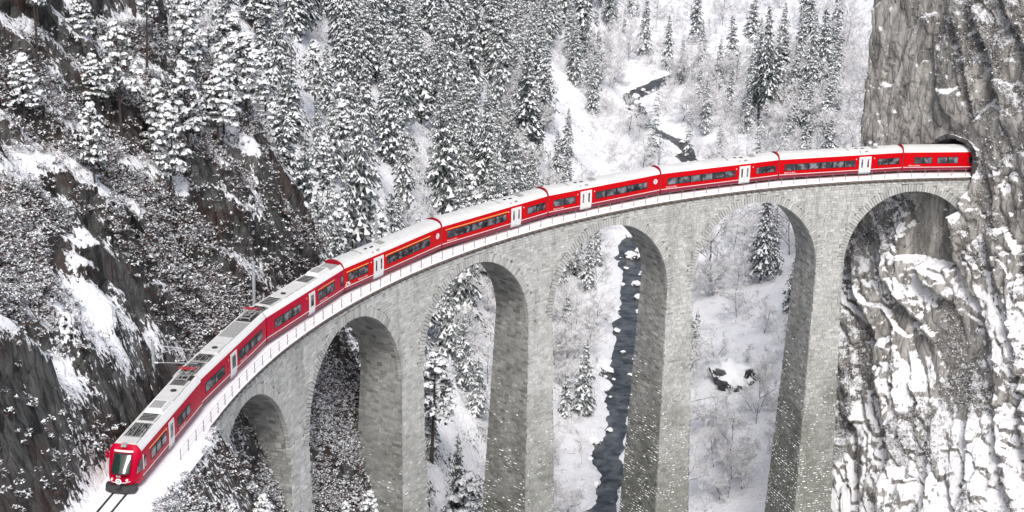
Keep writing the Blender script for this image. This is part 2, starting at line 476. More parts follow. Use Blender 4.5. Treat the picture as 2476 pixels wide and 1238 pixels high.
def height(x, y):
    x = np.asarray(x, float); y = np.asarray(y, float)
    xr, zr = river(y)
    xa = np.interp(y, AX[:, 0], AX[:, 1])
    big = fbm(x/60, y/60, 3)
    mid = fbm(x/17+3.1, y/17+7.7, 4)
    fine = fbm(x/4.2, y/4.2, 4)
    m = np.interp(y, [-60, 40, 54, 68, 92, 200, 420, 700], [2.4, 2.5, 2.55, 1.7, 1.05, .92, .72, .6])
    dl = xa-9+3*mid-x
    dlp = np.maximum(dl, 0)
    hl = (m*np.minimum(dlp, 31)+np.minimum(m, 1.45)*np.maximum(dlp-31, 0))*(1+.10*big)
    hl = hl*(1-.35*np.exp(-dlp/9.0))
    steep = sstep(90, 40, y)
    hl = hl+sstep(0, 12, dlp)*((2.6+1.2*steep)*mid+(.5+1.0*steep)*fine+(2.2*steep)*(ridged(x/9, y/9+.3*x/9, 3)-.6))
    dr = np.maximum(x-(xa+9)-3*mid, 0)
    hr = .22*dr+.0035*dr**2+sstep(0, 10, dr)*(1.2*mid+.3*fine)
    z = zr+.9+np.where(dl > 0, hl, 0)+hr+.5*fine
    # ravines (snow chutes) on the forest slope
    for (gx, gy, ax, ay, wd, dp) in GULLY:
        q = (x-gx)*(-ay)+(y-gy)*ax
        z = z-dp*np.exp(-(q/wd)**2)*sstep(2, 14, dlp)
    # river bed
    dc = np.abs(x-xr+2.2*fbm(x/9+1, y/9, 2))+2.6*fbm(x/4.2, y/4.2+4, 4)+.8*fine
    z = np.where(dc < 14, np.minimum(z, zr-1.1+np.maximum(dc-np.where(y > 300, 1.4, 1.35), 0)*(.75+.25*mid)), z)
    # railway: viaduct clearance and bench
    s, o = locate(x, y)
    lo = np.full_like(z, -1e3); hi = np.full_like(z, 1e3)
    via = (s < 153) & (s > -5)
    hi = np.where(via, np.where(o > -4.2, -2.6-.12*np.maximum(0, 153-s)+np.maximum(o-4, 0)*2.0, -2.6+2.6*(-o-4.2)), hi)
    hi = np.where(via & (s > 132) & (o > -3.3), np.minimum(hi, -6.0-1.2*fine), hi)
    hi = np.where(via & (s > 140) & (o <= -3.2), 1.2+2.6*(-o-3.2)+.7*fine, hi)
    ben = s >= 153
    BW = np.interp(s, [153, 165, 172], [3.1, 3.4, 5.0])+.5*fine
    hi = np.where(ben, np.where(o < -2.1, 0.02+2.6*(-o-2.1)+.8*fine*np.minimum(1, (-o-2.1)/2), np.where(o < BW+.3, .02, .02-.5*(o-BW-.3))), hi)
    lo = np.where(ben, np.where(o < BW, np.where(o > -2.1, -.03, -1e3), -.03-1.9*(o-BW)-.8*np.abs(fine)), lo)
    z = np.where(z > 60, 60+8*np.tanh((z-60)/60), z)
    return np.maximum(np.minimum(z, hi), lo)
GULLY = [(-121, 104, .97, .26, 3.2, 3.0), (-110, 160, .9, .43, 4.0, 3.0), (-95, 225, .85, .52, 4.0, 2.5), (-120, 300, .85, .52, 4.0, 2.5)]
#TERRAIN-END

def grid_axis(segs):
    out = []
    for a, b, d in segs:
        n = max(1, int(round((b-a)/d)))
        out += list(np.linspace(a, b, n, endpoint=False))
    out.append(segs[-1][1])
    return np.array(out)

gx = grid_axis([(-420, -220, 8), (-220, -150, 2.2), (-150, -92, .65), (-92, -40, 1.1), (-40, 60, 3), (60, 300, 12)])
gy = grid_axis([(-60, -20, 1.0), (-20, 75, .65), (75, 200, 1.2), (200, 460, 2.0), (460, 1000, 8)])
X, Y = np.meshgrid(gx, gy)
Z = height(X, Y)
_st = sstep(85, 45, Y)*sstep(-84, -96, X)
_s, _o = locate(X, Y)
_st = _st*np.where(_s > 126, sstep(4.5, 8, -_o)+sstep(7, 10, _o), sstep(4, 8, np.abs(_o)))
X0_ = X.copy()
_f1, _c1 = facets(Y/2.6+.15*Z+.5*fbm(X/2, Z/2, 2), Z/6.5, 1.0, 7)
X = X+_st*(1.3*_f1-.3*sstep(.12, 0, _c1)+1.1*fbm(Z/2.6+4, Y/2.3, 4))
Z = Z+_st*.9*fbm(X0_/1.9, Y/1.7, 3)
TERV = (X.copy(), Y.copy(), Z.copy())
nx, ny = len(gx), len(gy)
idx = np.arange(nx*ny).reshape(ny, nx)
F = np.stack([idx[:-1, :-1], idx[:-1, 1:], idx[1:, 1:], idx[1:, :-1]], -1).reshape(-1, 4)
ter = obj('hillside_terrain', mesh_np('terrain', np.stack([X, Y, Z], -1).reshape(-1, 3), F, M['terrain'], smooth=True))
tag(ter, kind='structure')

# river ---------------------------------------------------------------
ys = np.arange(60, 540, 2.0)
xr, zr = river(ys)
cols = np.linspace(-7.5, 7.5, 7)
V = np.stack([xr[:, None]+cols[None], np.repeat(ys[:, None], 7, 1), np.repeat(zr[:, None], 7, 1)-.12], -1)
idx = np.arange(len(ys)*7).reshape(-1, 7)
F = np.stack([idx[:-1, :-1], idx[:-1, 1:], idx[1:, 1:], idx[1:, :-1]], -1).reshape(-1, 4)
tag(obj('river_water', mesh_np('river_water', V.reshape(-1, 3), F, M['water'], smooth=True)), kind='structure')

# ------------------------------------------------------------------ right-hand cliff
def cliff_pt(u, z):
    """u metres along the wall (0 at the portal, + away behind the track), z height"""
    u = np.asarray(u, float); z = np.asarray(z, float)
    dx, dy = -.745, .667           # along the wall, away
    nxn, nyn = -.667, -.745        # outward
    bx = -19.4+dx*u; by = 99.7+dy*u
    # behind the left silhouette the wall turns away
    t = np.maximum(u-18+.8*fbm(z/4, z*0+1, 3), 0)
    back = -t*2.2
    t2 = np.maximum(-u-3, 0)
    out = np.interp(z, [-75, -62, -50, -40, -25, -6, 4, 30, 60], [38, 24, 14, 8.0, 3.5, .3, 0, -2.5, -7])
    out = out*np.interp(u, [-20, 0, 10, 20, 40], [1.3, 1.0, .62, .4, .4])
    # tilted slabs: their backs carry snow, their broken edges overhang
    wz_ = z+.9*fbm(u/5, z/5, 2)
    du = (u*.88-wz_*.47); dv = (u*.47+wz_*.88)
    def slab(w_, l_, off_):
        q = du/w_+1.3*fbm(du/(w_*3)+off_, dv/l_, 3)+off_
        fr_ = q-np.floor(q)
        amp = .45+.9*vnoise(np.floor(q)*3.7+off_, dv/l_+off_)
        return (fr_-1.15*sstep(.86, 1.0, fr_))*amp
    lg = fbm(u/16+5, z/19+1, 3)
    fi = fbm(u/1.3, z/1.5, 4)
    bare = np.clip(1.0-1.1*np.exp(-((u+3)/5.5)**2-((z+25)/9)**2)-.75*np.exp(-((u-15)/6.5)**2-((z-16)/17)**2)-.7*np.exp(-((u-14)/3.5)**2-((z+13)/5)**2)-.95*np.exp(-((u-3)/5.0)**2-((z-2)/5.0)**2), .06, 1)
    lowc = .16+.84*np.maximum(sstep(6, -4, z), .8*sstep(9, 4, u)*sstep(5, 9, z))
    mod = np.clip(.55+1.1*fbm(u/9+7, z/11+3, 2), .12, 1.2)
    wu = du+.5*fi; wv = dv+.6*fbm(u/2.2+3, z/2.4, 3)
    f1, c1 = facets(wu/3.6, wv/9.5, 1.0, 3)
    f2, c2 = facets(wu/1.35, wv/3.1, 1.2, 41)
    f3, c3 = facets(u/.62+.3*fi, z/1.1, 1.2, 83)
    vs1, _c = facets(u/2.6+.2*z/2.6, z/11, 1.0, 120)
    crag = -.35*sstep(.10, .0, c1)-.18*sstep(.12, .0, c2)
    rough = bare*lowc*(3.2*slab(5.6, 21, .3)+.9*mod*slab(2.3, 9, 5.1)+1.0*f1+.35*f2+1.3*crag)+(1.1-lowc)*(.65*vs1+.12*f2-.12*sstep(.1, 0, c2))+fi*.2
    d = out+back+.12*t2+lg*.9*(.3+.7*bare)+rough
    # keep clear of the viaduct and the portal
    return bx+nxn*d, by+nyn*d, d

us = grid_axis([(-34, -14, .8), (-14, 27, .23), (27, 60, 1.0)])
zs = grid_axis([(-80, -52, .9), (-52, 37, .25), (37, 46, 1.2)])
U, ZZ = np.meshgrid(us, zs)
CX, CY, CD = cliff_pt(U, ZZ)
CZ = ZZ+.6*fbm(U/3+9, ZZ/3, 3)
# clear the structure gauge: viaduct (s>15.5) and the tunnel bore
s, o = locate(CX, CY)
PORT = 15.0
SA, PA = 22.995, 23.971
def mouth(o): return PORT+1.5-.75*o      # the rock face crosses the line obliquely
CX2 = CX.copy(); CY2 = CY.copy()
for it in range(80):
    s, o = locate(CX2, CY2)
    wid = 3.0+np.maximum(0, -CZ)*.03
    bad = (np.abs(o) < wid) & (s > mouth(o)) & (s < 70) & (CZ < 6.0) & ((CZ > -13) | (np.abs(s-SA-PA/2) < 3.6))
    CX2 = np.where(bad, CX2+.667*.25, CX2); CY2 = np.where(bad, CY2+.745*.25, CY2)
s, o = locate(CX2, CY2)
hole = (np.abs(o) < 2.6) & (CZ > -.6) & (CZ < 4.8-np.abs(o)**2*.22) & (s < mouth(o)+4)
nx, ny = len(us), len(zs)
idx = np.arange(nx*ny).reshape(ny, nx)
keep = ~(hole[:-1, :-1] | hole[1:, 1:] | hole[:-1, 1:] | hole[1:, :-1])
F = np.stack([idx[:-1, :-1], idx[1:, :-1], idx[1:, 1:], idx[:-1, 1:]], -1)[keep]
cl = obj('cliff_terrain', mesh_np('cliff_terrain', np.stack([CX2, CY2, CZ], -1).reshape(-1, 3), F, M['cliff'], smooth=True))
tag(cl, kind='structure')

# tunnel: stone portal arch and bore
tun = empty('tunnel_portal', line(PORT, 0, 0))
tag(tun, 'dark tunnel mouth with stone surround swallowing the last coach in the cliff', 'tunnel')
def gauge(k, w_, h_):
    pts = [(-w_, -.7)]
    for i in range(k+1):
        t = PI-PI*i/k
        pts.append((w_*math.cos(t), h_-w_+w_*math.sin(t)))
    pts.append((w_, -.7))
    return pts
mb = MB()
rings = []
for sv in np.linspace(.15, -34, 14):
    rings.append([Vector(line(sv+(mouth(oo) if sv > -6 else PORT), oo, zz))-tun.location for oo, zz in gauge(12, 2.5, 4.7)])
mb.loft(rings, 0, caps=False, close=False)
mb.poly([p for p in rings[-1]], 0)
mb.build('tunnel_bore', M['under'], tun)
g0, g1 = gauge(12, 2.45, 4.65), gauge(12, 3.0, 5.2)
for i in range(len(g0)-1):
    P = []
    for sv in (.05, -1.2):
        for g, j in ((g0, i), (g1, i), (g1, i+1), (g0, i+1)):
            P.append(Vector(line(sv+mouth(g[j][0]), g[j][0], g[j][1]))-tun.location)
    rj = random.Random(i)
    P = [q+Vector((rj.uniform(-.12, .12), rj.uniform(-.12, .12), rj.uniform(-.12, .12))) for q in P]
    MB().hexa(P).build('portal_stone', M['boulder'], tun)

# ------------------------------------------------------------------ viaduct
SA, PA, RA, ZC = 22.995, 23.971, 9.864, -1.842
EDGE = 2.42          # half width at the top of the masonry
HP = (PA-2*RA)/2    # half pier at the springing
ZS = ZC-RA           # springing level
BAT_S, BAT_O = .024, .033
via = empty('stone_viaduct', (0, 0, 0))
tag(via, 'tall curved grey stone railway viaduct on slender piers crossing the snowy gorge', 'viaduct')
def ehalf(z):        # half width in the radial direction at level z
    return EDGE+max(0.0, -z-1.0)*BAT_O
def phalf(z):        # half pier thickness along the line
    return HP+max(0.0, ZS-z)*BAT_S
piers = [SA+PA*(k+.5) for k in range(-1, 6)]      # s of pier centres (first and last are abutments)
def vpt(s, o, z): return Vector(line(s, o, z))
# core: piers
ZB = [-62, -67, -66, -62, -45, -26, -12]
for k, ps in enumerate(piers):
    if k == 0: continue
    mb = MB()
    zb = [-60, -60, -69, -64, -52, -34, -16][k]
    rings = []
    for z in (zb, (zb+ZS)/2, ZS+.01):
        h = phalf(z)-.06; e = ehalf(z)-.06
        rings.append([vpt(ps-h, e, z), vpt(ps+h, e, z), vpt(ps+h, -e, z), vpt(ps-h, -e, z)])
    mb.loft(rings)
    mb.build('pier', M['mortar'], via)
# core: spans (spandrel walls with arch opening, vault)
for k in range(6):
    sc = SA+PA*k
    lo_s = sc-PA/2 if k else sc-RA-1.5; hi_s = sc+PA/2
    if k == 5: hi_s = sc+PA/2+3
    n = 40
    sv = sorted(set([lo_s, hi_s]+[sc-RA*math.cos(PI*i/n) for i in range(n+1)]))
    mb = MB()
    ins = EDGE-.06
    for a, b in zip(sv[:-1], sv[1:]):
        def zl(s_):
            q = abs(s_-sc)
            return ZC-RA+math.sqrt(max(0, RA*RA-q*q)) if q < RA else ZS
        za, zb_ = zl(a), zl(b)
        ea, eb = ehalf(za)-.06, ehalf(zb_)-.06
        mb.hexa([vpt(a, ea, za), vpt(b, eb, zb_), vpt(b, -eb, zb_), vpt(a, -ea, za),
                 vpt(a, ins, -.25), vpt(b, ins, -.25), vpt(b, -ins, -.25), vpt(a, -ins, -.25)])
    mb.build('arch_span', M['mortar'], via)

# stonework: every stone a small block proud of the core --------------------------------
rs = np.random.default_rng(11)
stones = []      # list of 8 corner arrays (4 base, 4 face)
ledge = []       # snow lying on stones
def arch_low(s_):
    k = int(round((s_-SA)/PA)); k = min(max(k, 0), 5)
    q = abs(s_-(SA+PA*k))
    ro = RA+.02
    return -1e9 if q >= ro else ZC-RA+math.sqrt(ro*ro-q*q)
RV = RA+.95      # outer radius of the voussoir ring
def add_stone(q0, q1, q2, q3, nrm, proud, tone, snow=0.0):
    """q: corners on the wall (ll, lr, ur, ul); nrm outward"""
    base = [q0, q1, q2, q3]
    c = (q0+q1+q2+q3)/4
    face = [p+(c-p)*.07+nrm*proud for p in base]
    stones.append((base, face, tone))
    if snow > 0:
        ledge.append((face[3], face[2], nrm, snow))
_PT = rs.random((64, 64))
def snow_amt(z, boost=1.0, q=0.0):
    c = _PT[int(q/1.3) % 64, int(-z/1.1) % 64]*.6+_PT[int(q/3.7+9) % 64, int(-z/3.1+5) % 64]*.4
    p = (min(1, max(0, (-z-17)/24))**1.4)*2.6*boost*max(0, c-.26)
    return rs.random() < p
# front (inner) faces, spandrels and piers
z = -.55
while z > -62:
    hgt = rs.uniform(.27, .40)
    z0 = z-hgt
    zm = (z+z0)/2
    s_ = 12.0
    while s_ < 157:
        ln = rs.uniform(.42, .95)
        a, b = s_, s_+ln
        s_ = b
        ok = True; clip = None
        if zm > ZS:
            mid = (a+b)/2
            k = min(max(int(round((mid-SA)/PA)), 0), 5); q0 = SA+PA*k
            rr = math.hypot(mid-q0, zm-(ZC-RA))
            if rr < RV and zm > ZS-.2: continue
            if mid < 13.2: continue
        else:
            j = int(round((((a+b)/2)-SA)/PA-.5)); ps = SA+PA*(j+.5)
            h = phalf(zm)
            if abs((a+b)/2-ps) > h+.3: continue
            if j < 0 or j > 5: continue
            if zm < [0, -60, -69, -64, -52, -34, -16][j+1]: continue
            a = max(a, ps-h); b = min(b, ps+h)
            if b-a < .2: continue
        e0, e1 = ehalf(z0)-.03, ehalf(z)-.03
        g = .012
        aa = np.array(line((a+b)/2, 0, 0)); bb = np.array(line((a+b)/2, 1, 0)); nrm = Vector(bb-aa)
        add_stone(vpt(a+g, e0, z0+g), vpt(b-g, e0, z0+g), vpt(b-g, e1, z-g), vpt(a+g, e1, z-g), nrm,
                  rs.uniform(.03, .12), rs.normal(.70, .13), rs.uniform(.02, .10)*snow_amt(zm, .6, (a+b)/2))  # front stones toned lighter, the lit half of a painted contrast
    z = z0
# pier faces towards the train's front (+s side) and the vaults above them
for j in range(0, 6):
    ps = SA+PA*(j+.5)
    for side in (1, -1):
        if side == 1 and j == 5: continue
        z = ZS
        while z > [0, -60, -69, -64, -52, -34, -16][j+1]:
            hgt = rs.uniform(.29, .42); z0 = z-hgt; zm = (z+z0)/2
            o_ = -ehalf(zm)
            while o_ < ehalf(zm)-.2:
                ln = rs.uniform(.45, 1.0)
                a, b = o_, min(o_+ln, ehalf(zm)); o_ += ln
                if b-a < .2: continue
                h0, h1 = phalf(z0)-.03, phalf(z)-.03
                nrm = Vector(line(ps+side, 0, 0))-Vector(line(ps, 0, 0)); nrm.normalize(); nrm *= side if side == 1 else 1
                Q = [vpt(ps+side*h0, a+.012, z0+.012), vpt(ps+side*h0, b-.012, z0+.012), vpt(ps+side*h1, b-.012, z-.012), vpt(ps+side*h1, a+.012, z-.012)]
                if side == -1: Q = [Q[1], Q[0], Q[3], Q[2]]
                add_stone(*Q, nrm, rs.uniform(.03, .12), rs.normal(.32, .12), rs.uniform(.02, .12)*snow_amt(zm, .95, a+ps))  # side faces toned darker: staining plus shade painted into the stone
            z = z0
for k in range(6):
    sc = SA+PA*k
    na = 64
    for i in range(na):
        t0, t1 = PI*i/na, PI*(i+1)/na
        tm = (t0+t1)/2
        zc_ = ZC-RA+RA*math.sin(tm)
        o_ = -ehalf(zc_)
        while o_ < ehalf(zc_)-.2:
            ln = rs.uniform(.6, 1.15); a, b = o_, min(o_+ln, ehalf(zc_)-.5); o_ += ln
            if b-a < .2: continue
            rr = RA+.03
            p = lambda t, o: vpt(sc-rr*math.cos(t), o, ZC-RA+rr*math.sin(t))
            nrm = (vpt(sc, 0, ZC-RA)-p(tm, 0)).normalized()
            add_stone(p(t0, a), p(t0, b), p(t1, b), p(t1, a), nrm, rs.uniform(.03, .08), rs.normal(.33, .12))  # vault stones toned darker, shade painted into their colour
# orientation-agnostic mesh
def stones_mesh(name, lst):
    V = np.empty((len(lst)*8, 3), np.float32); F = []; tone = []
    for n, (b_, f_, t_) in enumerate(lst):
        for i in range(4):
            V[n*8+i] = b_[i]; V[n*8+4+i] = f_[i]
    nb = np.arange(len(lst))[:, None]*8
    quads = np.array([(4, 5, 6, 7), (0, 1, 5, 4), (1, 2, 6, 5), (2, 3, 7, 6), (3, 0, 4, 7)])
    F = (nb[:, :, None]+quads[None]).reshape(-1, 4)
    tone = np.repeat(np.array([t for _, _, t in lst]), 5)
    return mesh_np(name, V, F, M['stone'], uvcol=np.clip(tone, 0, 1))
cen = np.array([np.array((b_[0]+b_[2])/2) for b_, _, _ in stones])
dd = cen-CAM
wdep = dd@_f
px_ = 1238+FPX*(dd@_r2)/wdep; py_ = 619-FPX*(dd@_u2)/wdep
size = np.array([(b_[1]-b_[0]).length*(b_[3]-b_[0]).length for b_, _, _ in stones])
fr = np.array([(f_[0]-b_[0]).dot(Vector(CAM-np.array(b_[0]))) for b_, f_, _ in stones])
inview = (px_ > 20) & (px_ < 2456) & (py_ > 20) & (py_ < 1225) & (fr > 0)
score = np.where(inview, size*(FPX/wdep)**2, 0)
order = np.argsort(-score)
big = set(order[:300].tolist())
rest = [st for i, st in enumerate(stones) if i not in big]
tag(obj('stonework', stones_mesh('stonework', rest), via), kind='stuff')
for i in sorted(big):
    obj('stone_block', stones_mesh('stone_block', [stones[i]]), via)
# snow on ledges
Vl = []; 
for a, b, nrm, h in ledge:
    n_ = nrm.normalized()
    wl = rs.uniform(.15, .9)**1.3; d = rs.uniform(0, 1-wl); e_ = 1-wl-d
    a2 = a+(b-a)*d; b2 = b+(a-b)*e_
    up = Vector((0, 0, h))
    Vl += [a2+n_*.03-up*.25, b2+n_*.03-up*.25, b2-n_*.10-up*.1, a2-n_*.10-up*.1, a2+(b2-a2)*.2-n_*.03+up, b2+(a2-b2)*.2-n_*.03+up]
nb = np.arange(len(ledge))[:, None]*6
Fq = (nb[:, :, None]+np.array([(0, 1, 5, 4), (2, 3, 4, 5)])[None]).reshape(-1, 4)
Ft = (nb[:, :, None]+np.array([(1, 2, 5), (3, 0, 4)])[None]).reshape(-1, 3)
tag(obj('ledge_snow', mesh_np('ledge_snow', np.array([tuple(v) for v in Vl]), [Fq, Ft], M['tree_snow']), via), kind='stuff')
# voussoirs, each a stone of its own
VOU = []
for k in range(6):
    sc = SA+PA*k
    nv = 78
    for i in range(nv):
        t0, t1 = PI*i/nv+.004, PI*(i+1)/nv-.004
        tm = (t0+t1)/2
        if k == 0 and tm < .35: continue
        P = []
        ring = RV+rs.uniform(-.08, .08); pr = rs.uniform(.05, .11)
        for oo in (-.45, pr):
            for rr, t in ((RA-.03, t0), (RA-.03, t1), (ring, t1), (ring, t0)):
                zz = ZC-RA+rr*math.sin(t)
                P.append(vpt(sc-rr*math.cos(t), ehalf(zz)+oo, zz))
        VOU.append(([Vector(q) for q in P], float(np.clip(rs.normal(.62, .11), 0, 1))))
vc = np.array([np.array(P[6]) for P, _ in VOU]); vd = vc-CAM; vw = vd@_f
vx = 1238+FPX*(vd@_r2)/vw; vy = 619-FPX*(vd@_u2)/vw
vs_ = np.where((vx > 0) & (vx < 2476) & (vy < 1238), 1/vw, 0)
vbig = set(np.argsort(-vs_)[:300].tolist())
def vou_mesh(lst):
    mb = MB(); tn = []
    for P, t in lst:
        mb.hexa(P); tn += [t]*6
    me = mb.mesh('voussoir', M['stone'])
    at = me.attributes.new('tone', 'FLOAT', 'FACE'); at.data.foreach_set('value', np.array(tn, np.float32))
    return me
for i in sorted(vbig): obj('voussoir', vou_mesh([VOU[i]]), via)
tag(obj('voussoir_ring', vou_mesh([q for i, q in enumerate(VOU) if i not in vbig]), via), kind='stuff')
# cornice and corbels
S0, S1 = PORT+.2, 156.5
ns = 150
for sg in (1, -1):
    mb = MB()
    for i in range(ns):
        a = S0+(S1-S0)*i/ns; b = S0+(S1-S0)*(i+1)/ns
        mb.hexa([vpt(a, sg*2.1, -.24), vpt(b, sg*2.1, -.24), vpt(b, sg*2.63, -.24), vpt(a, sg*2.63, -.24),
                 vpt(a, sg*2.1, -.04), vpt(b, sg*2.1, -.04), vpt(b, sg*2.63, -.04), vpt(a, sg*2.63, -.04)])
    mb.build('cornice', M['cornice'], via)
cor = MB().box(-.17, .17, -.16, .16, -.22, .0).mesh('corbel', M['cornice'])
ncor = 132
for i in range(ncor):
    s_ = S0+.5+(S1-S0-1)*i/(ncor-1)
    o_ = obj('corbel', cor, via); o_.location = line(s_, 2.46, -.245); o_.rotation_euler = (0, 0, heading(s_))

# deck: snow covered ballast
mb = MB()
prof = [(-2.62, -.03), (-2.5, .10), (-1.7, .16), (-1.2, .2), (1.2, .2), (1.6, .17), (2.45, .1), (2.63, -.03)]
svals = list(np.linspace(PORT-25, 156, 150))
rings = [[vpt(sv, o_, z_+(0 if abs(o_) > 2.6 else .03*float(fbm(np.array(sv/1.5), np.array(o_*1.3), 2)))) for o_, z_ in prof] for sv in svals]
mb.loft(rings, caps=False, close=False)
dk = mb.build('deck_snow', M['snow'], via, smooth=True)
# track bench beyond the viaduct
mb = MB()
prof = [(-2.5, -.1), (-2.2, .1), (-1.7, .17), (-1.2, .2), (1.2, .2), (1.7, .17), (2.3, .12), (2.8, .08), (3.2, -.02), (3.6, -.4)]
svals = list(np.linspace(155.9, 215, 70))
rings = [[vpt(sv, o_, z_+.07*float(fbm(np.array(sv/1.7), np.array(o_*.8), 3))*(1 if abs(o_) > 1.3 else .2)) for o_, z_ in prof] for sv in svals]
mb.loft(rings, caps=False, close=False)
tag(mb.build('track_bed_ground', M['snow'], None, smooth=True), kind='structure')
# rails
trk = empty('railway_track', line(165, 0, 0))
tag(trk, 'pair of dark steel rails running through snow below the leading cab', 'railway track')
for oo in (-.53, .53):
    mb = MB()
    sv = list(np.linspace(PORT-20, 215, 170))
    mb.loft([[vpt(q, oo-.05, .12)-trk.location, vpt(q, oo+.05, .12)-trk.location, vpt(q, oo+.045, .30)-trk.location, vpt(q, oo-.045, .30)-trk.location] for q in sv])
    mb.build('rail', M['rust'], trk)
    mb = MB()
    mb.loft([[vpt(q, oo-.085, .20)-trk.location, vpt(q, oo+.085, .20)-trk.location, vpt(q, oo+.085, .245)-trk.location, vpt(q, oo-.085, .245)-trk.location] for q in sv if q > 158])
    mb.build('flange_groove', M['under'], trk)

# railing along the inner edge
rail_ = empty('steel_railing', line(90, 2.5, 0))
tag(rail_, 'thin grey steel railing with slim posts along the viaduct edge nearest the viewer', 'railing')
post = MB().box(-.03, .03, -.03, .03, -.05, 1.08).mesh('post', M['rail_post'])
npst = 74
RS0, RS1 = PORT+.6, 160.5
for i in range(npst):
    s_ = RS0+(RS1-RS0)*i/(npst-1)
    o_ = obj('post', post, rail_); o_.location = Vector(line(s_, 2.5, .02))-rail_.location; o_.rotation_euler = (0, 0, heading(s_))
for zz in (.40, .74, 1.07):
    mb = MB(); pr = None
    for q in np.linspace(RS0, RS1, 110):
        p = vpt(q, 2.5, zz)-rail_.location
        if pr is not None: mb.bar(pr, p, .013, 4)
        pr = p
    mb.build('handrail' if zz > 1 else 'rail_wire', M['rail_post'], rail_)
rail2 = empty('outer_railing', line(90, -2.5, 0))
tag(rail2, 'grey steel railing on the far edge of the viaduct, mostly hidden by the train', 'railing')
for i in range(0, npst):
    s_ = RS0+(RS1-RS0)*i/(npst-1)
    o_ = obj('post', post, rail2); o_.location = Vector(line(s_, -2.5, .02))-rail2.location; o_.rotation_euler = (0, 0, heading(s_))
mb = MB(); pr = None
for q in np.linspace(RS0, RS1, 110):
    p = vpt(q, -2.5, 1.07)-rail2.location
    if pr is not None: mb.bar(pr, p, .013, 4)
    pr = p
mb.build('handrail', M['rail_post'], rail2)

# ------------------------------------------------------------------ train
RAILZ = .30
YW = 1.33
def shell(y_scale=1.0):
    """half profile of a coach side (y,z above rail), from skirt to cantrail"""
    return [(1.22, .34), (1.30, .62), (1.33, 1.0), (1.33, 1.9), (1.31, 2.5), (1.27, 2.88)]
ROOFP = [(1.27, 2.88), (1.20, 3.10), (1.02, 3.32), (.70, 3.48), (.35, 3.56), (0, 3.58)]
def side_y(z):
    p = shell(); return float(np.interp(z, [q[1] for q in p], [q[0] for q in p]))
def text_mesh(body, size, mat):
    cu = bpy.data.curves.new('lettering', 'FONT'); cu.body = body; cu.size = size; cu.align_x = 'LEFT'
    o = bpy.data.objects.new('lettering', cu)
    COL.objects.link(o)
    dg = bpy.context.evaluated_depsgraph_get()
    me = bpy.data.meshes.new_from_object(o.evaluated_get(dg))
    COL.objects.unlink(o); bpy.data.objects.remove(o)
    me.materials.clear(); me.materials.append(mat)
    return me
TXT = text_mesh('Rhätische Bahn', .27, M['white'])
NUM1 = text_mesh('1', .55, M['red']); NUM2 = text_mesh('2', .55, M['red'])
TXTB = text_mesh('RhB', .22, M['white'])

def side_text(me, root, x, z, off=.03):
    o = obj('lettering', me, root)
    # text plane faces +y; its reading direction is -x (towards the rear, rightwards in the view)
    o.matrix_local = Matrix(((-1, 0, 0, x), (0, 0, 1, side_y(z)+off), (0, 1, 0, z+RAILZ), (0, 0, 0, 1)))
    return o

def panel(name, root, mat, x0, x1, z0, z1, proud, thick=.02, parent_off=None):
    """thin slab on the inner side between x0..x1 (local), z above rail, following the side's curve"""
    zz = [z0]+[q for q in (.62, 1.0, 1.9, 2.5) if z0+.02 < q < z1-.02]+[z1]
    mb = MB()
    rings = [[(x0, side_y(q)-thick, q+RAILZ), (x1, side_y(q)-thick, q+RAILZ), (x1, side_y(q)+proud, q+RAILZ), (x0, side_y(q)+proud, q+RAILZ)] for q in zz]
    mb.loft(rings)
    return mb.build(name, mat, root)

def window(root, x0, x1, z0, z1):
    """frame of four bars with a recessed pane"""
    mb = MB(); t = .05
    def bx(a, b, c, d):
        ya, yb = side_y(c), side_y(d)
        mb.hexa([(a, ya-.03, c+RAILZ), (b, ya-.03, c+RAILZ), (b, ya+.03, c+RAILZ), (a, ya+.03, c+RAILZ),
                 (a, yb-.03, d+RAILZ), (b, yb-.03, d+RAILZ), (b, yb+.03, d+RAILZ), (a, yb+.03, d+RAILZ)])
    bx(x0, x1, z0, z0+t); bx(x0, x1, z1-t, z1); bx(x0, x0+t, z0+t, z1-t); bx(x1-t, x1, z0+t, z1-t)
    f = mb.build('window', M['dark'], root)
    panel('pane', f, M['glass'], x0+t, x1-t, z0+t, z1-t, .012)
    return f

def win_group(root, L, f0, f1, n, z0=1.36, z1=2.22, gap=.16):
    """f are fractions from the left end of the car as seen; left end is local +x"""
    xa, xb = L/2-f0*L, L/2-f1*L
    wd = (xa-xb-gap*(n-1))/n
    panel('window_band', root, M['dark'], xb, xa, z0-.02, z1+.02, .006)
    for i in range(n):
        x1_ = xa-i*(wd+gap)
        window(root, x1_-wd, x1_, z0, z1)

def door2(root, L, f0, f1):
    xa, xb = L/2-f0*L, L/2-f1*L
    m_ = (xa+xb)/2
    for a, b in ((xb, m_-.02), (m_+.02, xa)):
        d = panel('door', root, M['white'], a, b, .42, 2.62, .035)
        panel('pane', d, M['glass'], (a+b)/2-.13, (a+b)/2+.13, 1.15, 2.3, .045)
    panel('door_step', root, M['steel'], xb, xa, .30, .40, .09)
def door1(root, L, f0, f1):
    xa, xb = L/2-f0*L, L/2-f1*L
    d = panel('door', root, M['white'], xb, xa, .42, 2.62, .035)
    panel('pane', d, M['glass'], xb+.32, xa-.32, 1.15, 2.3, .045)
    panel('door_step', root, M['steel'], xb, xa, .30, .40, .09)

def body_prof(sc=1.0):
    p = shell()
    return [(y, z) for y, z in p]+[(-y, z) for y, z in reversed(p)]
def roof_prof():
    p = ROOFP
    return [(y, z) for y, z in p]+[(-y, z) for y, z in reversed(p[:-1])]

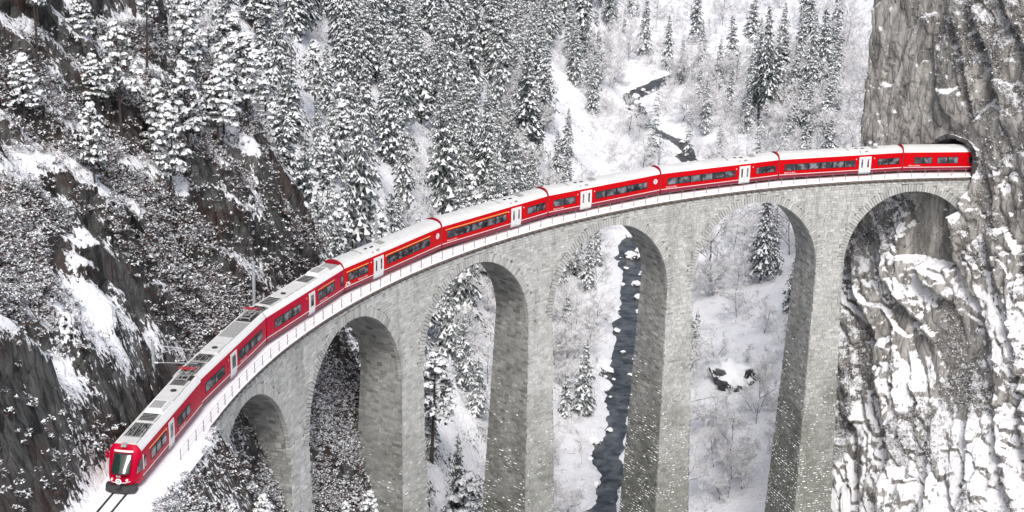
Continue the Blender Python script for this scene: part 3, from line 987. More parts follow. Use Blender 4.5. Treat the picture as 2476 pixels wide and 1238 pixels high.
def place(root, s_mid, L, zoff=0.0):
    hb = L*.34
    a = Vector(line(s_mid+hb, 0, 0)); b = Vector(line(s_mid-hb, 0, 0))
    c = (a+b)/2; d = a-b
    root.location = (c.x, c.y, zoff); root.rotation_euler = (0, 0, math.atan2(d.y, d.x))

def bogies(root, L):
    for sx in (1, -1):
        mb = MB()
        x = sx*L*.34
        mb.box(x-1.3, x+1.3, -.95, .95, RAILZ+.35, RAILZ+.62)
        mb.box(x-1.5, x+1.5, .78, .95, RAILZ+.3, RAILZ+.5); mb.box(x-1.5, x+1.5, -.95, -.78, RAILZ+.3, RAILZ+.5)
        for dx in (-.9, .9):
            for y in (-.56, .56):
                mb.bar((x+dx, y-.05, RAILZ+.36), (x+dx, y+.05, RAILZ+.36), .36, 14)
            mb.bar((x+dx, -.6, RAILZ+.36), (x+dx, .6, RAILZ+.36), .07, 6)
        mb.build('bogie', M['under'], root)

def coach(label, s_mid, L, groups, door, yellow=(), num=None, txt_f=.05, icon=False, ring=True):
    root = empty('passenger_coach')
    place(root, s_mid, L)
    tag(root, label, 'train coach', 'red coaches on the viaduct')
    hl = L/2-.22
    prof = body_prof()
    xs = [-hl, -hl+.12, hl-.12, hl]
    rings = []
    for i, x in enumerate(xs):
        k = .97 if i in (0, 3) else 1.0
        rings.append([(x, y*k, z+RAILZ) for y, z in prof])
    MB().loft(rings).build('body', M['red'], root)
    # roof with white shoulders
    mb = MB(); rp = roof_prof(); n0 = len(rp)
    rings = [[(x, y*(k), RAILZ+2.88+(z-2.88)*k2) for y, z in rp] for x, k, k2 in ((-hl, .97, .96), (-hl+.12, 1, 1), (hl-.12, 1, 1), (hl, .97, .96))]
    n = 0
    for r in rings: mb.v += r
    for a in range(3):
        for i in range(n0-1):
            mb.f.append((a*n0+i, a*n0+i+1, (a+1)*n0+i+1, (a+1)*n0+i)); mb.m.append(1 if (i < 2 or i >= n0-3) else 0)
    mb.f.append(tuple(range(n0))); mb.m.append(0); mb.f.append(tuple(3*n0+i for i in range(n0))); mb.m.append(0)
    rf = mb.build('roof', [M['roof'], M['roofwhite']], root)
    for yy in (-.55, 0, .55):
        zz = float(np.interp(abs(yy), [q[0] for q in reversed(ROOFP)], [q[1] for q in reversed(ROOFP)]))
        MB().box(-hl+.2, hl-.2, yy-.02, yy+.02, zz+RAILZ-.03, zz+RAILZ+.025).build('roof_seam', M['roof'], rf)
    # roof hatches near the doors
    xd = L/2-(door[0]+door[1])/2*L
    for (dx, yy, lx, ly, mt) in ((-.2, 1.06, .55, .16, 'equip'), (.75, 1.08, .28, .12, 'equip'), (0.1, .42, .5, .22, 'under'), (1.0, .30, .4, .2, 'under'), (-1.7, .2, .9, .8, 'equip'), (2.4, .1, .12, 1.3, 'equip')):
        z0 = float(np.interp(abs(yy), [q[0] for q in reversed(ROOFP)], [q[1] for q in reversed(ROOFP)]))
        sl_ = -.55 if yy > .8 else -.12
        mb = MB(); x = xd+dx
        mb.hexa([(x-lx/2, yy-ly/2, z0-.1-sl_*ly/2+RAILZ), (x+lx/2, yy-ly/2, z0-.1-sl_*ly/2+RAILZ), (x+lx/2, yy+ly/2, z0-.1+sl_*ly/2+RAILZ), (x-lx/2, yy+ly/2, z0-.1+sl_*ly/2+RAILZ),
                 (x-lx/2, yy-ly/2, z0+.05-sl_*ly/2+RAILZ), (x+lx/2, yy-ly/2, z0+.05-sl_*ly/2+RAILZ), (x+lx/2, yy+ly/2, z0+.05+sl_*ly/2+RAILZ), (x-lx/2, yy+ly/2, z0+.05+sl_*ly/2+RAILZ)])
        mb.build('roof_hatch', M[mt] if mt != 'equip' else M['hatch'], rf)
    # skirt + lines
    xa, xb = L/2-door[0]*L, L/2-door[1]*L
    for a, b in ((-hl+.02, xb-.03), (xa+.03, hl-.02)):
        panel('skirt', root, M['dkred'], a, b, .35, .74, .012)
        panel('white_stripe', root, M['white'], a, b, .80, .88, .014)
    for f0, f1, n in groups: win_group(root, L, f0, f1, n)
    for f0, f1 in yellow:
        panel('yellow_stripe', root, M['yellow'], L/2-f1*L, L/2-f0*L, 2.36, 2.46, .014)
    door2(root, L, *door)
    side_text(TXT, root, L/2-txt_f*L, 1.0)
    if num:
        x = L/2-.945*L
        mb = MB(); k = 20
        z0 = 2.05
        mb.poly([(x+.34*math.cos(2*PI*i/k), side_y(z0)+.016, z0+RAILZ+.34*math.sin(2*PI*i/k)) for i in range(k)])
        mb.build('class_plate', M['white'], root)
        side_text(num, root, x+.16, z0-.2, .025)
    for f in (door[0]-.025, door[1]+.025):
        panel('side_lamp', root, M['white'], L/2-f*L-.06, L/2-f*L+.06, 2.28, 2.42, .02)
    if icon:
        # white pictogram patches in the corner under the first window
        for i, (fx, z_, w_, h_) in enumerate([(.30, 1.02, .30, .10), (.72, 1.08, .26, .18), (.5, .92, .7, .06), (.36, 1.2, .14, .16), (.95, .98, .3, .1), (.62, 1.26, .5, .06)]):
            panel('pictogram', root, M['white'], L/2-fx-w_/2-.2, L/2-fx+w_/2-.2, z_, z_+h_, .014)
    # gangway ring at the left end (dark red hood) and bellows
    mb = MB()
    def ringpts(x, k, dz): 
        return [(x, y*k, RAILZ+z+dz) for y, z in [(1.16, .5), (1.24, 1.6), (1.24, 2.75), (1.12, 3.15), (.85, 3.46), (.45, 3.62), (0, 3.66), (-.45, 3.62), (-.85, 3.46), (-1.12, 3.15), (-1.24, 2.75), (-1.24, 1.6), (-1.16, .5)]]
    o1 = ringpts(hl+.0, 1.06, .03); o2 = ringpts(hl+.2, 1.04, .02); i2 = ringpts(hl+.2, .74, -.45); i1 = ringpts(hl-.02, .74, -.45)
    mb.loft([o1, o2, i2, i1], caps=False, close=False)
    mb.build('gangway_hood', M['ringred'], root)
    MB().box(hl, hl+.42, -.78, .78, RAILZ+.75, RAILZ+2.95).build('bellows', M['dark'], root)
    MB().box(-hl+.3, hl-.3, -.98, .98, RAILZ+.36, RAILZ+.95).build('underframe', M['under'], root)
    bogies(root, L)
    return root
M['hatch'] = pmat('hatch_grey', (0.30, 0.30, 0.28), .6, var=.15)

LC, LR, SJ = 18.722, 16.557, 24.306
coach('red coach furthest right, half swallowed by the tunnel in the cliff', SJ-LC/2, LC, [(.09, .225, 2), (.265, .42, 2), (.5, .7, 3)], (.76, .85))
coach('red second-class coach right of the others in full view, next to the tunnel', SJ+LC*.5, LC, [(.05, .61, 6), (.79, .965, 2)], (.64, .735))
coach('red coach with six windows left of its door, over the fifth arch', SJ+LC*1.5, LC, [(.06, .62, 6), (.80, .965, 2)], (.655, .745))
coach('red coach with a round white class plate, over the fourth arch', SJ+LC*2.5, LC, [(.05, .235, 2), (.41, .87, 5)], (.28, .375), num=NUM2)
coach('yellow-striped red coach with five windows left of its door, over the third arch', SJ+LC*3.5, LC, [(.05, .59, 5), (.79, .965, 2)], (.635, .73), yellow=[(.035, .60)])
coach('yellow-striped red coach behind the railcars, white pictograms on its left corner', SJ+LC*4.5, LC, [(.045, .235, 2), (.42, .865, 4)], (.29, .385), yellow=[(.03, .24), (.41, .87)], num=NUM1, icon=True, txt_f=.14)

# ---- railcars
def grille(rf, x0, x1, y0, y1, z, n, mat='under'):
    b_ = MB().box(x0, x1, y0, y1, z-.05, z+.03).build('grille_frame', M['equip'], rf)
    mb = MB()
    for i in range(n):
        a = x0+(x1-x0)*(i+.2)/n; c = x0+(x1-x0)*(i+.8)/n
        mb.box(a, c, y0+.06, y1-.06, z+.0, z+.045)
    mb.build('grille_slot', M[mat], rf)
def pantograph(rf, x, z, sgn=1):
    mb = MB()
    for y in (-.45, .45):
        mb.box(x-.9, x+.9, y-.05, y+.05, z, z+.1)
        for xx in (-.8, .8): mb.bar((x+xx, y, z-.15), (x+xx, y, z+.05), .07, 6)
    for xx in (-.8, 0, .8): mb.box(x+xx-.05, x+xx+.05, -.5, .5, z+.02, z+.12)
    mb.bar((x-sgn*.8, -.3, z+.16), (x+sgn*1.1, -.12, z+.34), .035, 5); mb.bar((x-sgn*.8, .3, z+.16), (x+sgn*1.1, .12, z+.34), .035, 5)
    mb.bar((x+sgn*1.1, -.12, z+.36), (x-sgn*.9, -.5, z+.48), .03, 5); mb.bar((x+sgn*1.1, .12, z+.36), (x-sgn*.9, .5, z+.48), .03, 5)
    mb.build('pantograph', M['equip'], rf)
    mb = MB()
    for dx in (-.2, .2):
        mb.bar((x-sgn*.9+dx, -.85, z+.42), (x-sgn*.9+dx, .85, z+.42), .045, 5)
    mb.box(x-sgn*.9-.25, x-sgn*.9+.25, -.5, .5, z+.36, z+.41)
    mb.build('collector_head', M['ringred'], rf)
def fan(rf, x, y, z, r=.3):
    mb = MB(); mb.bar((x, y, z-.1), (x, y, z+.05), r, 16); mb.build('roof_fan', M['under'], rf)
RP2 = [(1.27, 2.88), (1.20, 3.02), (.92, 3.36), (.84, 3.36), (.82, 3.30), (0, 3.30)]

def railcar(label, s_mid, L, groups, door, yellow=(), cab=False, layout='', extra_win=False):
    root = empty('railcar')
    place(root, s_mid, L)
    tag(root, label, 'railcar', 'red railcars leading the train')
    hl = L/2-.2
    prof = body_prof()
    xe = hl-1.55 if cab else hl
    rings = []
    for x, k in ((-hl, .97), (-hl+.12, 1), (xe-.12 if not cab else xe, 1)):
        rings.append([(x, y*k, z+RAILZ) for y, z in prof])
    if not cab:
        rings.append([(xe, y*.97, z+RAILZ) for y, z in prof])
    mb = MB(); mb.loft(rings)
    mb.build('body', M['crimson'], root)
    # roof: shoulders and a sunken equipment deck
    rp = [(y, z) for y, z in RP2]+[(-y, z) for y, z in reversed(RP2[:-1])]
    n0 = len(rp)
    mb = MB()
    xsr = (-hl, -hl+.12, xe-.1, xe)
    for x in xsr: mb.v += [(x, y, z+RAILZ) for y, z in rp]
    for a in range(3):
        for i in range(n0-1):
            mb.f.append((a*n0+i, a*n0+i+1, (a+1)*n0+i+1, (a+1)*n0+i)); mb.m.append(1 if (i < 3 or i >= n0-4) else 0)
    mb.f.append(tuple(range(n0))); mb.m.append(0); mb.f.append(tuple(3*n0+i for i in range(n0))); mb.m.append(0)
    rf = mb.build('roof', [M['roof'], M['roofwhite']], root)
    zr_ = 3.30+RAILZ
    for it in layout:
        k, f0, f1 = it
        x0, x1 = L/2-f1*L, L/2-f0*L
        if k == 'panel':
            MB().box(x0, x1, -.78, .78, zr_-.02, zr_+.14).build('roof_panel', M['roof'], rf)
        elif k == 'dark':
            MB().box(x0, x1, -.76, .76, zr_-.02, zr_+.05).build('roof_well', M['equip'], rf)
        elif k == 'grille':
            MB().box(x0, x1, -.78, .78, zr_-.02, zr_+.12).build('roof_panel', M['roof'], rf)
            grille(rf, x0+.1, x1-.1, -.65, .65, zr_+.13, 5)
        elif k == 'box':
            mb = MB()
            mb.hexa([(x0, -.8, zr_), (x1, -.8, zr_), (x1, .8, zr_), (x0, .8, zr_), (x0+.1, -.66, zr_+.33), (x1-.1, -.66, zr_+.33), (x1-.1, .66, zr_+.33), (x0+.1, .66, zr_+.33)])
            b_ = mb.build('equipment_box', M['roofwhite'], rf)
            grille(rf, x0+.35, x1-.35, -.5, .5, zr_+.335, 4, 'equip')
        elif k == 'panto': 
            MB().box(x0, x1, -.74, .74, zr_-.02, zr_+.03).build('roof_well', M['under'], rf)
            pantograph(rf, (x0+x1)/2, zr_+.16, f1 > f0 and 1)
        elif k == 'wires':
            mb = MB()
            rr = random.Random(5)
            MB().box(x0, x1, -.74, .74, zr_-.02, zr_+.04).build('roof_well', M['equip'], rf)
            for i in range(9):
                y = -.6+i*.15
                mb.bar((x0+.1, y, zr_+.1), (x1-.1, y+rr.uniform(-.2, .2), zr_+.14), .03, 4)
            for i in range(7):
                xx = rr.uniform(x0+.2, x1-.2); y = rr.uniform(-.6, .6)
                mb.bar((xx, y, zr_), (xx, y, zr_+rr.uniform(.15, .35)), .06, 6)
            mb.build('roof_cable', M['under'], rf)
        elif k == 'fan':
            MB().box(x0, x1, -.78, .78, zr_-.02, zr_+.14).build('roof_panel', M['roof'], rf)
            fan(rf, (x0+x1)/2, .12, zr_+.14, .27)
            MB().box((x0+x1)/2+.5, (x0+x1)/2+.8, 0.86, .9, zr_-.1, zr_+.06).build('roof_hatch', M['hatch'], rf)
    xa, xb = L/2-door[0]*L, L/2-door[1]*L
    for a, b in ((-hl+.02, xb-.03), (xa+.03, xe-.02)):
        panel('skirt', root, M['dkred'], a, b, .35, .68, .012)
        panel('white_stripe', root, M['white'], a, b, .78, .86, .014)
    for f0, f1, n in groups: win_group(root, L, f0, f1, n, 1.32, 2.2, .1)
    for f0, f1 in yellow:
        panel('yellow_stripe', root, M['yellow'], L/2-f1*L, L/2-f0*L, 2.36, 2.46, .014)
    door1(root, L, *door)
    if extra_win: window(root, -hl+.15, -hl+.75, 1.2, 2.3)
    for f in (door[0]-.03,):
        panel('side_lamp', root, M['yellow'], L/2-f*L-.05, L/2-f*L+.05, 2.2, 2.4, .02)
    o = side_text(TXT, root, L/2-(groups[-1][0]+.02)*L if not cab else L/2-.62*L, 1.0)
    MB().box(-hl+.3, xe-.2, -.98, .98, RAILZ+.36, RAILZ+.95).build('underframe', M['under'], root)
    MB().box(hl if not cab else -hl-.4, hl+.42 if not cab else -hl, -.85, .85, RAILZ+.6, RAILZ+3.1).build('bellows', M['dark'], root)
    bogies(root, L)
    if cab:
        # nose: lofted sections from the body to the rounded front
        mb = MB()
        full = [(1.22, .34), (1.30, .62), (1.33, 1.0), (1.33, 1.3), (1.33, 1.9), (1.31, 2.5), (1.27, 2.88), (1.20, 3.02), (.92, 3.36), (0, 3.40)]
        full = full+[(-y, z) for y, z in reversed(full[:-1])]
        rings = []
        for t in np.linspace(0, 1, 9):
            ring_ = []
            for y, z in full:
                # the nose leans back: high points stop earlier
                reach = np.interp(z, [.3, .7, 1.2, 1.45, 2.9, 3.4], [1.45, 1.78, 1.80, 1.66, .52, .08])
                round_ = 1-.34*(abs(y)/1.33)**2.5*t**2
                x = xe+reach*t*(1-.28*(abs(y)/1.33)**3)
                yy = y*(1-.36*t**2.0)
                ring_.append((x, yy, z+RAILZ))
            rings.append(ring_)
        mb.loft(rings)
        nose = mb.build('nose', M['crimson'], root, smooth=False)
        def fx(z, y):   # front surface x
            reach = float(np.interp(z, [.3, .7, 1.2, 1.45, 2.9, 3.4], [1.45, 1.78, 1.80, 1.66, .52, .08]))
            return xe+reach*(1-.28*(abs(y)/.86)**3)
        # windshield
        def strip(name, mat, zlo, zhi, w0, w1, off, nz=5, ny=8):
            m2 = MB(); V_ = []
            for i in range(nz+1):
                z_ = zlo+(zhi-zlo)*i/nz; w_ = w0+(w1-w0)*i/nz
                for j in range(ny+1):
                    y_ = -w_+2*w_*j/ny
                    V_.append((fx(z_, y_)+off, y_, z_+RAILZ+off*.5))
            m2.v = V_
            for i in range(nz):
                for j in range(ny):
                    a = i*(ny+1)+j
                    m2.f.append((a, a+1, a+ny+2, a+ny+1)); m2.m.append(0)
            return m2.build(name, mat, nose, smooth=True)
        strip('windshield_frame', M['dark'], 1.50, 2.82, .74, .72, .02)
        strip('windshield', M['windshield'], 1.58, 2.72, .66, .64, .04)
        strip('front_stripe', M['white'], .86, .92, .80, .80, .02, 1)
        strip('white_pillar_trim', M['roofwhite'], 2.9, 3.02, .78, .74, .03, 1)
        # emblem: white disc with ring
        k = 20
        for rr, mt, of in ((.25, 'white', .03), (.13, 'signgrey', .036), (.08, 'white', .042)):
            m2 = MB()
            m2.poly([(fx(1.02, 0)+of, rr*math.cos(2*PI*i/k), 1.02+RAILZ+rr*math.sin(2*PI*i/k)) for i in range(k)])
            m2.build('emblem', M[mt], nose)
        t_ = obj('lettering', TXTB, nose)
        t_.matrix_local = Matrix(((0, 0, 1, fx(1.36, 0)+.05), (1, 0, 0, -.2), (0, 1, 0, 1.33+RAILZ), (0, 0, 0, 1)))
        for y in (-.6, .6):
            m2 = MB(); m2.bar((fx(1.1, y)-.1, y, 1.08+RAILZ), (fx(1.1, y)+.04, y, 1.08+RAILZ), .09, 12); m2.build('headlight', M['white'], nose)
        m2 = MB(); m2.hexa([(fx(3.0, 0)-.35, -.22, 3.36+RAILZ), (fx(3.0, 0)+.02, -.22, 3.3+RAILZ), (fx(3.0, 0)+.02, .22, 3.3+RAILZ), (fx(3.0, 0)-.35, .22, 3.36+RAILZ),
                             (fx(3.0, 0)-.3, -.18, 3.56+RAILZ), (fx(3.0, 0)-.05, -.18, 3.5+RAILZ), (fx(3.0, 0)-.05, .18, 3.5+RAILZ), (fx(3.0, 0)-.3, .18, 3.56+RAILZ)])
        m2.build('top_light', M['equip'], nose)
        # cab side window and white pillar
        def quad_side(name, mat, pts, off):
            m2 = MB(); P = []
            for d_ in (-.02, off):
                for x, z in pts:
                    t = max(0, (x-xe))/float(np.interp(z, [.3, .7, 1.2, 1.45, 2.9, 3.4], [1.45, 1.78, 1.80, 1.66, .52, .08]))
                    P.append((x, side_y(z)*(1-.36*min(1, t)**2.0)+d_, z+RAILZ))
            m2.hexa(P); return m2.build(name, mat, nose)
        quad_side('cab_window', M['glass'], [(xe+.05, 1.4), (xe+.95, 1.4), (xe+.42, 2.3), (xe+.05, 2.3)], .025)
        quad_side('cab_pillar', M['roofwhite'], [(xe-.25, 1.3), (xe-.1, 1.3), (xe-.1, 2.5), (xe-.25, 2.5)], .03)
        quad_side('cab_door_window', M['glass'], [(xe-.75, 1.4), (xe-.35, 1.4), (xe-.35, 2.3), (xe-.75, 2.3)], .025)
        # mirror / snow plough / coupler
        m2 = MB(); m2.box(xe+.15, xe+.35, -1.48, -1.32, 2.2+RAILZ, 2.75+RAILZ); m2.build('mirror', M['crimson'], nose)
        m2 = MB()
        pl = lambda y: xe+1.75-.35*(abs(y)/1.2)**2
        for a, b in ((-1.2, -.5), (-.5, .5), (.5, 1.2)):
            m2.hexa([(pl(a)-.5, a, RAILZ+.06), (pl(b)-.5, b, RAILZ+.06), (pl(b)+.15, b, RAILZ+.04), (pl(a)+.15, a, RAILZ+.04),
                     (pl(a)-.5, a, RAILZ+.55), (pl(b)-.5, b, RAILZ+.55), (pl(b)-.02, b, RAILZ+.55), (pl(a)-.02, a, RAILZ+.55)])
        m2.build('snow_plough', M['under'], nose)
        MB().box(xe+1.3, xe+1.95, -.16, .16, RAILZ+.5, RAILZ+.75).build('coupler', M['under'], nose)
    return root

sr = SJ+LC*5
railcar('crimson railcar without cab in front, right of the three, next to the coaches', sr+LR*.5, LR, [(.10, .42, 3), (.64, .86, 2)], (.525, .60), yellow=[(.64, .86)], extra_win=True,
        layout=[('wires', .01, .1), ('grille', .12, .26), ('fan', .28, .40), ('panel', .42, .55), ('grille', .57, .70), ('box', .72, .86), ('dark', .88, .98)])
railcar('middle crimson railcar with folded pantograph, between the two other railcars', sr+LR*1.5, LR, [(.07, .34, 2), (.55, .92, 4)], (.43, .52),
        layout=[('wires', .02, .18), ('wires', .19, .30), ('fan', .33, .45), ('panel', .46, .56), ('dark', .58, .82), ('panto', .84, .985)])
railcar('leading crimson railcar with windscreen cab and white emblem at lower left', sr+LR*2.5, LR, [(.22, .44, 3), (.60, .80, 3)], (.475, .55), yellow=[(.2, .45)], cab=True,
        layout=[('panel', .12, .18), ('wires', .19, .36), ('grille', .37, .47), ('box', .49, .62), ('panel', .64, .70), ('fan', .71, .82), ('grille', .83, .91), ('panto', .92, .99)])

# ------------------------------------------------------------------ catenary masts
def mast(s_, label, off=-3.0, base=-.1, top=5.35, arm=True):
    r = empty('catenary_mast', line(s_, off, base)); r.rotation_euler = (0, 0, heading(s_))
    tag(r, label, 'mast', 'catenary masts')
    h = top-base
    mb = MB(); mb.box(-.11, .11, -.11, -.08, 0, h); mb.box(-.11, .11, .08, .11, 0, h); mb.box(-.02, .02, -.08, .08, 0, h)
    mb.build('pole', M['steel'], r)
    MB().box(-.3, .3, -.3, .3, -1.2, .12).build('footing', M['cornice'], r)
    if arm:
        mb = MB()
        y1 = -off-.2
        mb.bar((0, .1, h-.35), (0, y1, h-.55), .04, 6)
        mb.bar((0, .1, h-1.3), (0, y1*.62, h-.47), .03, 6)
        mb.bar((0, .1, h-2.0), (0, y1+.3, h-1.75), .035, 6)
        mb.build('bracket_arm', M['steel'], r)
        mb = MB()
        for z_ in (h-.35, h-2.0): mb.bar((0, .12, z_), (0, .42, z_-.02), .075, 8)
        mb.build('insulator', M['white'], r)
for s_, lab in ((35, 'grey catenary mast behind the roof of the coach next to the tunnel'), (59, 'grey catenary mast rising behind the coach over the fifth arch'),
                (83, 'grey catenary mast behind the roof of the coach over the third arch'), (105.8, 'grey catenary mast standing clear above the rearmost yellow-striped coach'),
                (128.8, 'grey catenary mast behind the gap between the second and third railcar')):
    mast(s_, lab, top=6.6 if s_ == 128.8 else 5.35, arm=s_ != 128.8)
mast(148.6, 'grey catenary mast with a bracket arm beside the dark rock wall at left', off=-3.9, base=1.75, top=5.5)
sg = empty('trackside_sign', line(156.3, -3.5, .75)); sg.rotation_euler = (0, 0, heading(160))
tag(sg, 'small white trackside sign on a short post against dark rock behind the lead railcar', 'sign')
MB().bar((0, 0, -.9), (0, 0, .9), .03, 6).build('post', M['steel'], sg)
for z_ in (.9, 1.36):
    b_ = MB().box(-.02, .03, -.22, .22, z_, z_+.42).build('board', M['sign'], sg)
    MB().box(.031, .036, -.11, -.03, z_+.09, z_+.33).box(.031, .036, .04, .12, z_+.09, z_+.33).build('board_mark', M['signgrey'], b_)
#PART2
# ------------------------------------------------------------------ trees
def tris_obj(name, V, mats, mi=None):
    V = np.asarray(V, np.float32).reshape(-1, 3)
    return mesh_np(name, V, np.arange(len(V)).reshape(-1, 3), mats, mi)

def trunk_mesh(name, H, r, seed, mat, bend=.25, top=.03, k=7):
    rr = random.Random(seed); mb = MB(); rings = []
    bx, by = rr.uniform(-bend, bend), rr.uniform(-bend, bend)
    for i in range(7):
        t = i/6
        rad = r*(1-t)**.8+top; 
        if i == 0: rad *= 1.3
        rings.append([(bx*t*t*2+rad*math.cos(2*PI*j/k), by*t*t*2+rad*math.sin(2*PI*j/k), H*t-(.8 if i == 0 else 0)) for j in range(k)])
    mb.loft(rings)
    return mb.mesh(name, mat)

def spruce_mesh(seed, H, Rb, low, snow, lod=1.0, droop=1.0):
    g = np.random.default_rng(seed)
    G = []; S = []
    z0 = H*low; zz = []
    while z0 < H-.5:
        zz.append(z0); z0 += g.uniform(.55, 1.15)*(.65+.5*(1-z0/H))/lod
    for z0 in zz:
        t = (z0/H-low)/(1-low); tt = 1-t
        env = Rb*(tt**.82)*(1-.4*max(0, .16-t)/.16)*g.uniform(.82, 1.12)+.2
        nb = int(4+3.2*tt*lod+g.uniform(0, 1.5))
        ph = g.uniform(0, 6.3)
        for b in range(nb):
            a = ph+2*PI*b/nb+g.uniform(-.45, .45)
            L = env*g.uniform(.55, 1.18); zb = z0+g.uniform(-.3, .3)
            d = np.array([math.cos(a), math.sin(a), 0]); l = np.array([-d[1], d[0], 0])
            up = .34*t+.04; dn = (.66-.34*t)*droop*g.uniform(.7, 1.35)
            r = np.array([.10, .40, .72, 1.0])
            pts = d[None]*(r*L)[:, None]
            pts[:, 2] = zb+L*(up*r-dn*r*r)
            cov = 1.0 if g.random() < .78*snow else .3*snow
            for j in range(3):
                p, q = pts[j], pts[j+1]
                m_ = (p+q)/2
                wd = (.40*L*(1-r[j])+.26)*g.uniform(.65, 1.3)
                for sd in (-1, 1):
                    tip = m_+d*wd*.5+l*sd*wd+np.array([0, 0, -wd*g.uniform(.45, .95)])
                    G += [p, q, tip]
                    G += [m_, q, tip+np.array([g.uniform(-.2, .2), g.uniform(-.2, .2), -g.uniform(.15, .45)])]
                    if g.random() < cov:
                        h = np.array([0, 0, g.uniform(.08, .2)])
                        k = g.uniform(.6, 1.0)
                        S += [p+h*1.2, q+h, m_+(tip-m_)*k+h*.8]
                G += [p, q, m_+l*g.uniform(-.25, .25)+np.array([0, 0, -g.uniform(.35, .8)*(.5+.5*tt)])]
            if g.random() < cov:
                p = pts[3]; h = np.array([0, 0, .13]); w_ = g.uniform(.16, .32)
                S += [pts[2]+l*w_+h, pts[2]-l*w_+h, p+h*.5]
    for a in range(3):
        d = np.array([math.cos(a*2.1), math.sin(a*2.1), 0])*.16
        (S if a else G).extend([np.array([0, 0, H+.7]), np.array([0, 0, H-.6])+d, np.array([0, 0, H-.6])-d])
    return np.array(G), np.array(S)

def pine_mesh(seed, H, Rb, low, snow, lod=1.0):
    g = np.random.default_rng(seed); G = []; S = []; B = MB()
    n = int(30*lod)+6
    for i in range(n):
        t = (i+.5)/n
        z0 = H*(low+(1-low)*t)
        env = Rb*(math.sin(PI*min(1, .28+.72*t))**.7)*(1-.25*t)
        a = i*2.4+g.uniform(-.5, .5)
        L = env*g.uniform(.45, 1.1)
        c = np.array([math.cos(a)*L, math.sin(a)*L, z0+L*.10])
        B.bar((0, 0, z0-L*.25), tuple(c), .06, 4, r2=.025)
        for pf in range(2):
            cc = c*np.array([1-.38*pf, 1-.38*pf, 1])+g.normal(0, .22, 3)
            rad = g.uniform(.65, 1.15)*(.75+.4*(1-t))
            m_ = int(17*lod)+5
            for k in range(m_):
                v = g.normal(0, 1, 3); v /= np.linalg.norm(v)
                p = cc+v*np.array([rad, rad, rad*.5])*g.uniform(.4, 1)
                e1 = g.normal(0, 1, 3); e1 /= np.linalg.norm(e1); e2 = np.cross(e1, v)
                s_ = g.uniform(.22, .42)
                G += [p+e1*s_, p-e1*s_*.6+e2*s_*.7, p-e1*s_*.5-e2*s_*.7]
            for k in range(int(m_*.95*snow*g.uniform(.6, 1.3))):
                v = g.normal(0, 1, 3); v[2] = abs(v[2])*1.0+.25; v /= np.linalg.norm(v)
                p = cc+v*np.array([rad, rad, rad*.55])*1.02
                e1 = np.cross(v, g.normal(0, 1, 3)); e1 /= np.linalg.norm(e1)+1e-6; e2 = np.cross(v, e1)
                s_ = g.uniform(.24, .48)
                S += [p+e1*s_, p-e1*s_*.6+e2*s_*.8, p-e1*s_*.5-e2*s_*.8]
    return np.array(G), np.array(S), B

def bare_mesh(seed, H, spread, nmain=1, depth=5):
    """leafless tree with frosted twigs: returns (dark wood verts, frost verts)"""
    g = np.random.default_rng(seed); Wd = []; Fr = []
    def ribbon(lst, a, b, wa, wb):
        d = b-a; e = np.cross(d, g.normal(0, 1, 3)); e /= np.linalg.norm(e)+1e-9
        lst += [a-e*wa, a+e*wa, b]
        lst += [a+e*wa, b+e*wb, b]
        e2 = np.cross(d/np.linalg.norm(d), e)
        lst += [a-e2*wa, a+e2*wa, b]
    def grow(p, d, L, r, dep):
        n = 3 if dep > 2 else 2
        q = p
        for i in range(n):
            d2 = d+g.normal(0, .13, 3)+np.array([0, 0, .05]); d2 /= np.linalg.norm(d2)
            e = q+d2*L/n
            ribbon(Wd if dep > 3 else (Wd if g.random() < .22 else Fr), q, e, r*(1-i/n*.4), r*(1-(i+1)/n*.4))
            if dep < 4 and g.random() < .8:
                h = np.array([0, 0, r*.9+.015]); ribbon(Fr, q+h, e+h, .040+r*.5, .028+r*.4)
            q = e; d = d2
            if dep > 0:
                for c in range(2 if dep > 1 else 3):
                    if g.random() < .85:
                        s_ = g.normal(0, 1, 3); s_ -= d*s_.dot(d); s_ /= np.linalg.norm(s_)+1e-9
                        nd = d*g.uniform(.45, .8)+s_*spread*g.uniform(.6, 1.1)
                        nd /= np.linalg.norm(nd)
                        grow(q-d2*L/n*g.uniform(0, .6), nd, L*g.uniform(.42, .62), r*.5, dep-1)
    for k in range(nmain):
        d = np.array([g.normal(0, .12 if nmain == 1 else .4), g.normal(0, .12 if nmain == 1 else .4), 1.0]); d /= np.linalg.norm(d)
        grow(np.array([g.normal(0, .15), g.normal(0, .15), -.3]), d, H*.62, .012*H+.03, depth)
    return np.array(Wd), np.array(Fr)

SPR = []   # (H, trunkmesh, crownmesh, snowmesh, raw)
for i, (H, Rb, low, sn) in enumerate([(24, 3.9, .10, .95), (27, 4.3, .14, .85), (20, 3.7, .06, 1.05), (16, 3.1, .05, .95), (29, 4.0, .26, .62), (22, 4.0, .12, 1.2), (11, 2.4, .04, 1.0)]):
    Gv, Sv = spruce_mesh(100+i, H, Rb, low, sn)
    SPR.append((H, trunk_mesh('trunk', H, .010*H+.05, i, M['trunk']), tris_obj('crown', Gv, M['needle']), tris_obj('crown_snow', Sv, M['tree_snow']), i))
PIN = []
for i, (H, Rb, low, sn) in enumerate([(19, 3.4, .42, .85), (22, 3.6, .50, .7), (17, 3.7, .30, .95), (14, 3.1, .22, 1.0), (20, 3.2, .36, 1.15)]):
    Gv, Sv, B = pine_mesh(200+i, H, Rb, low, sn)
    PIN.append((H, trunk_mesh('trunk', H, .011*H+.05, i+40, M['trunk'], .6), tris_obj('crown', Gv, M['pine']), tris_obj('crown_snow', Sv, M['tree_snow']), B.mesh('limbs', M['trunk'])))
BAR = []
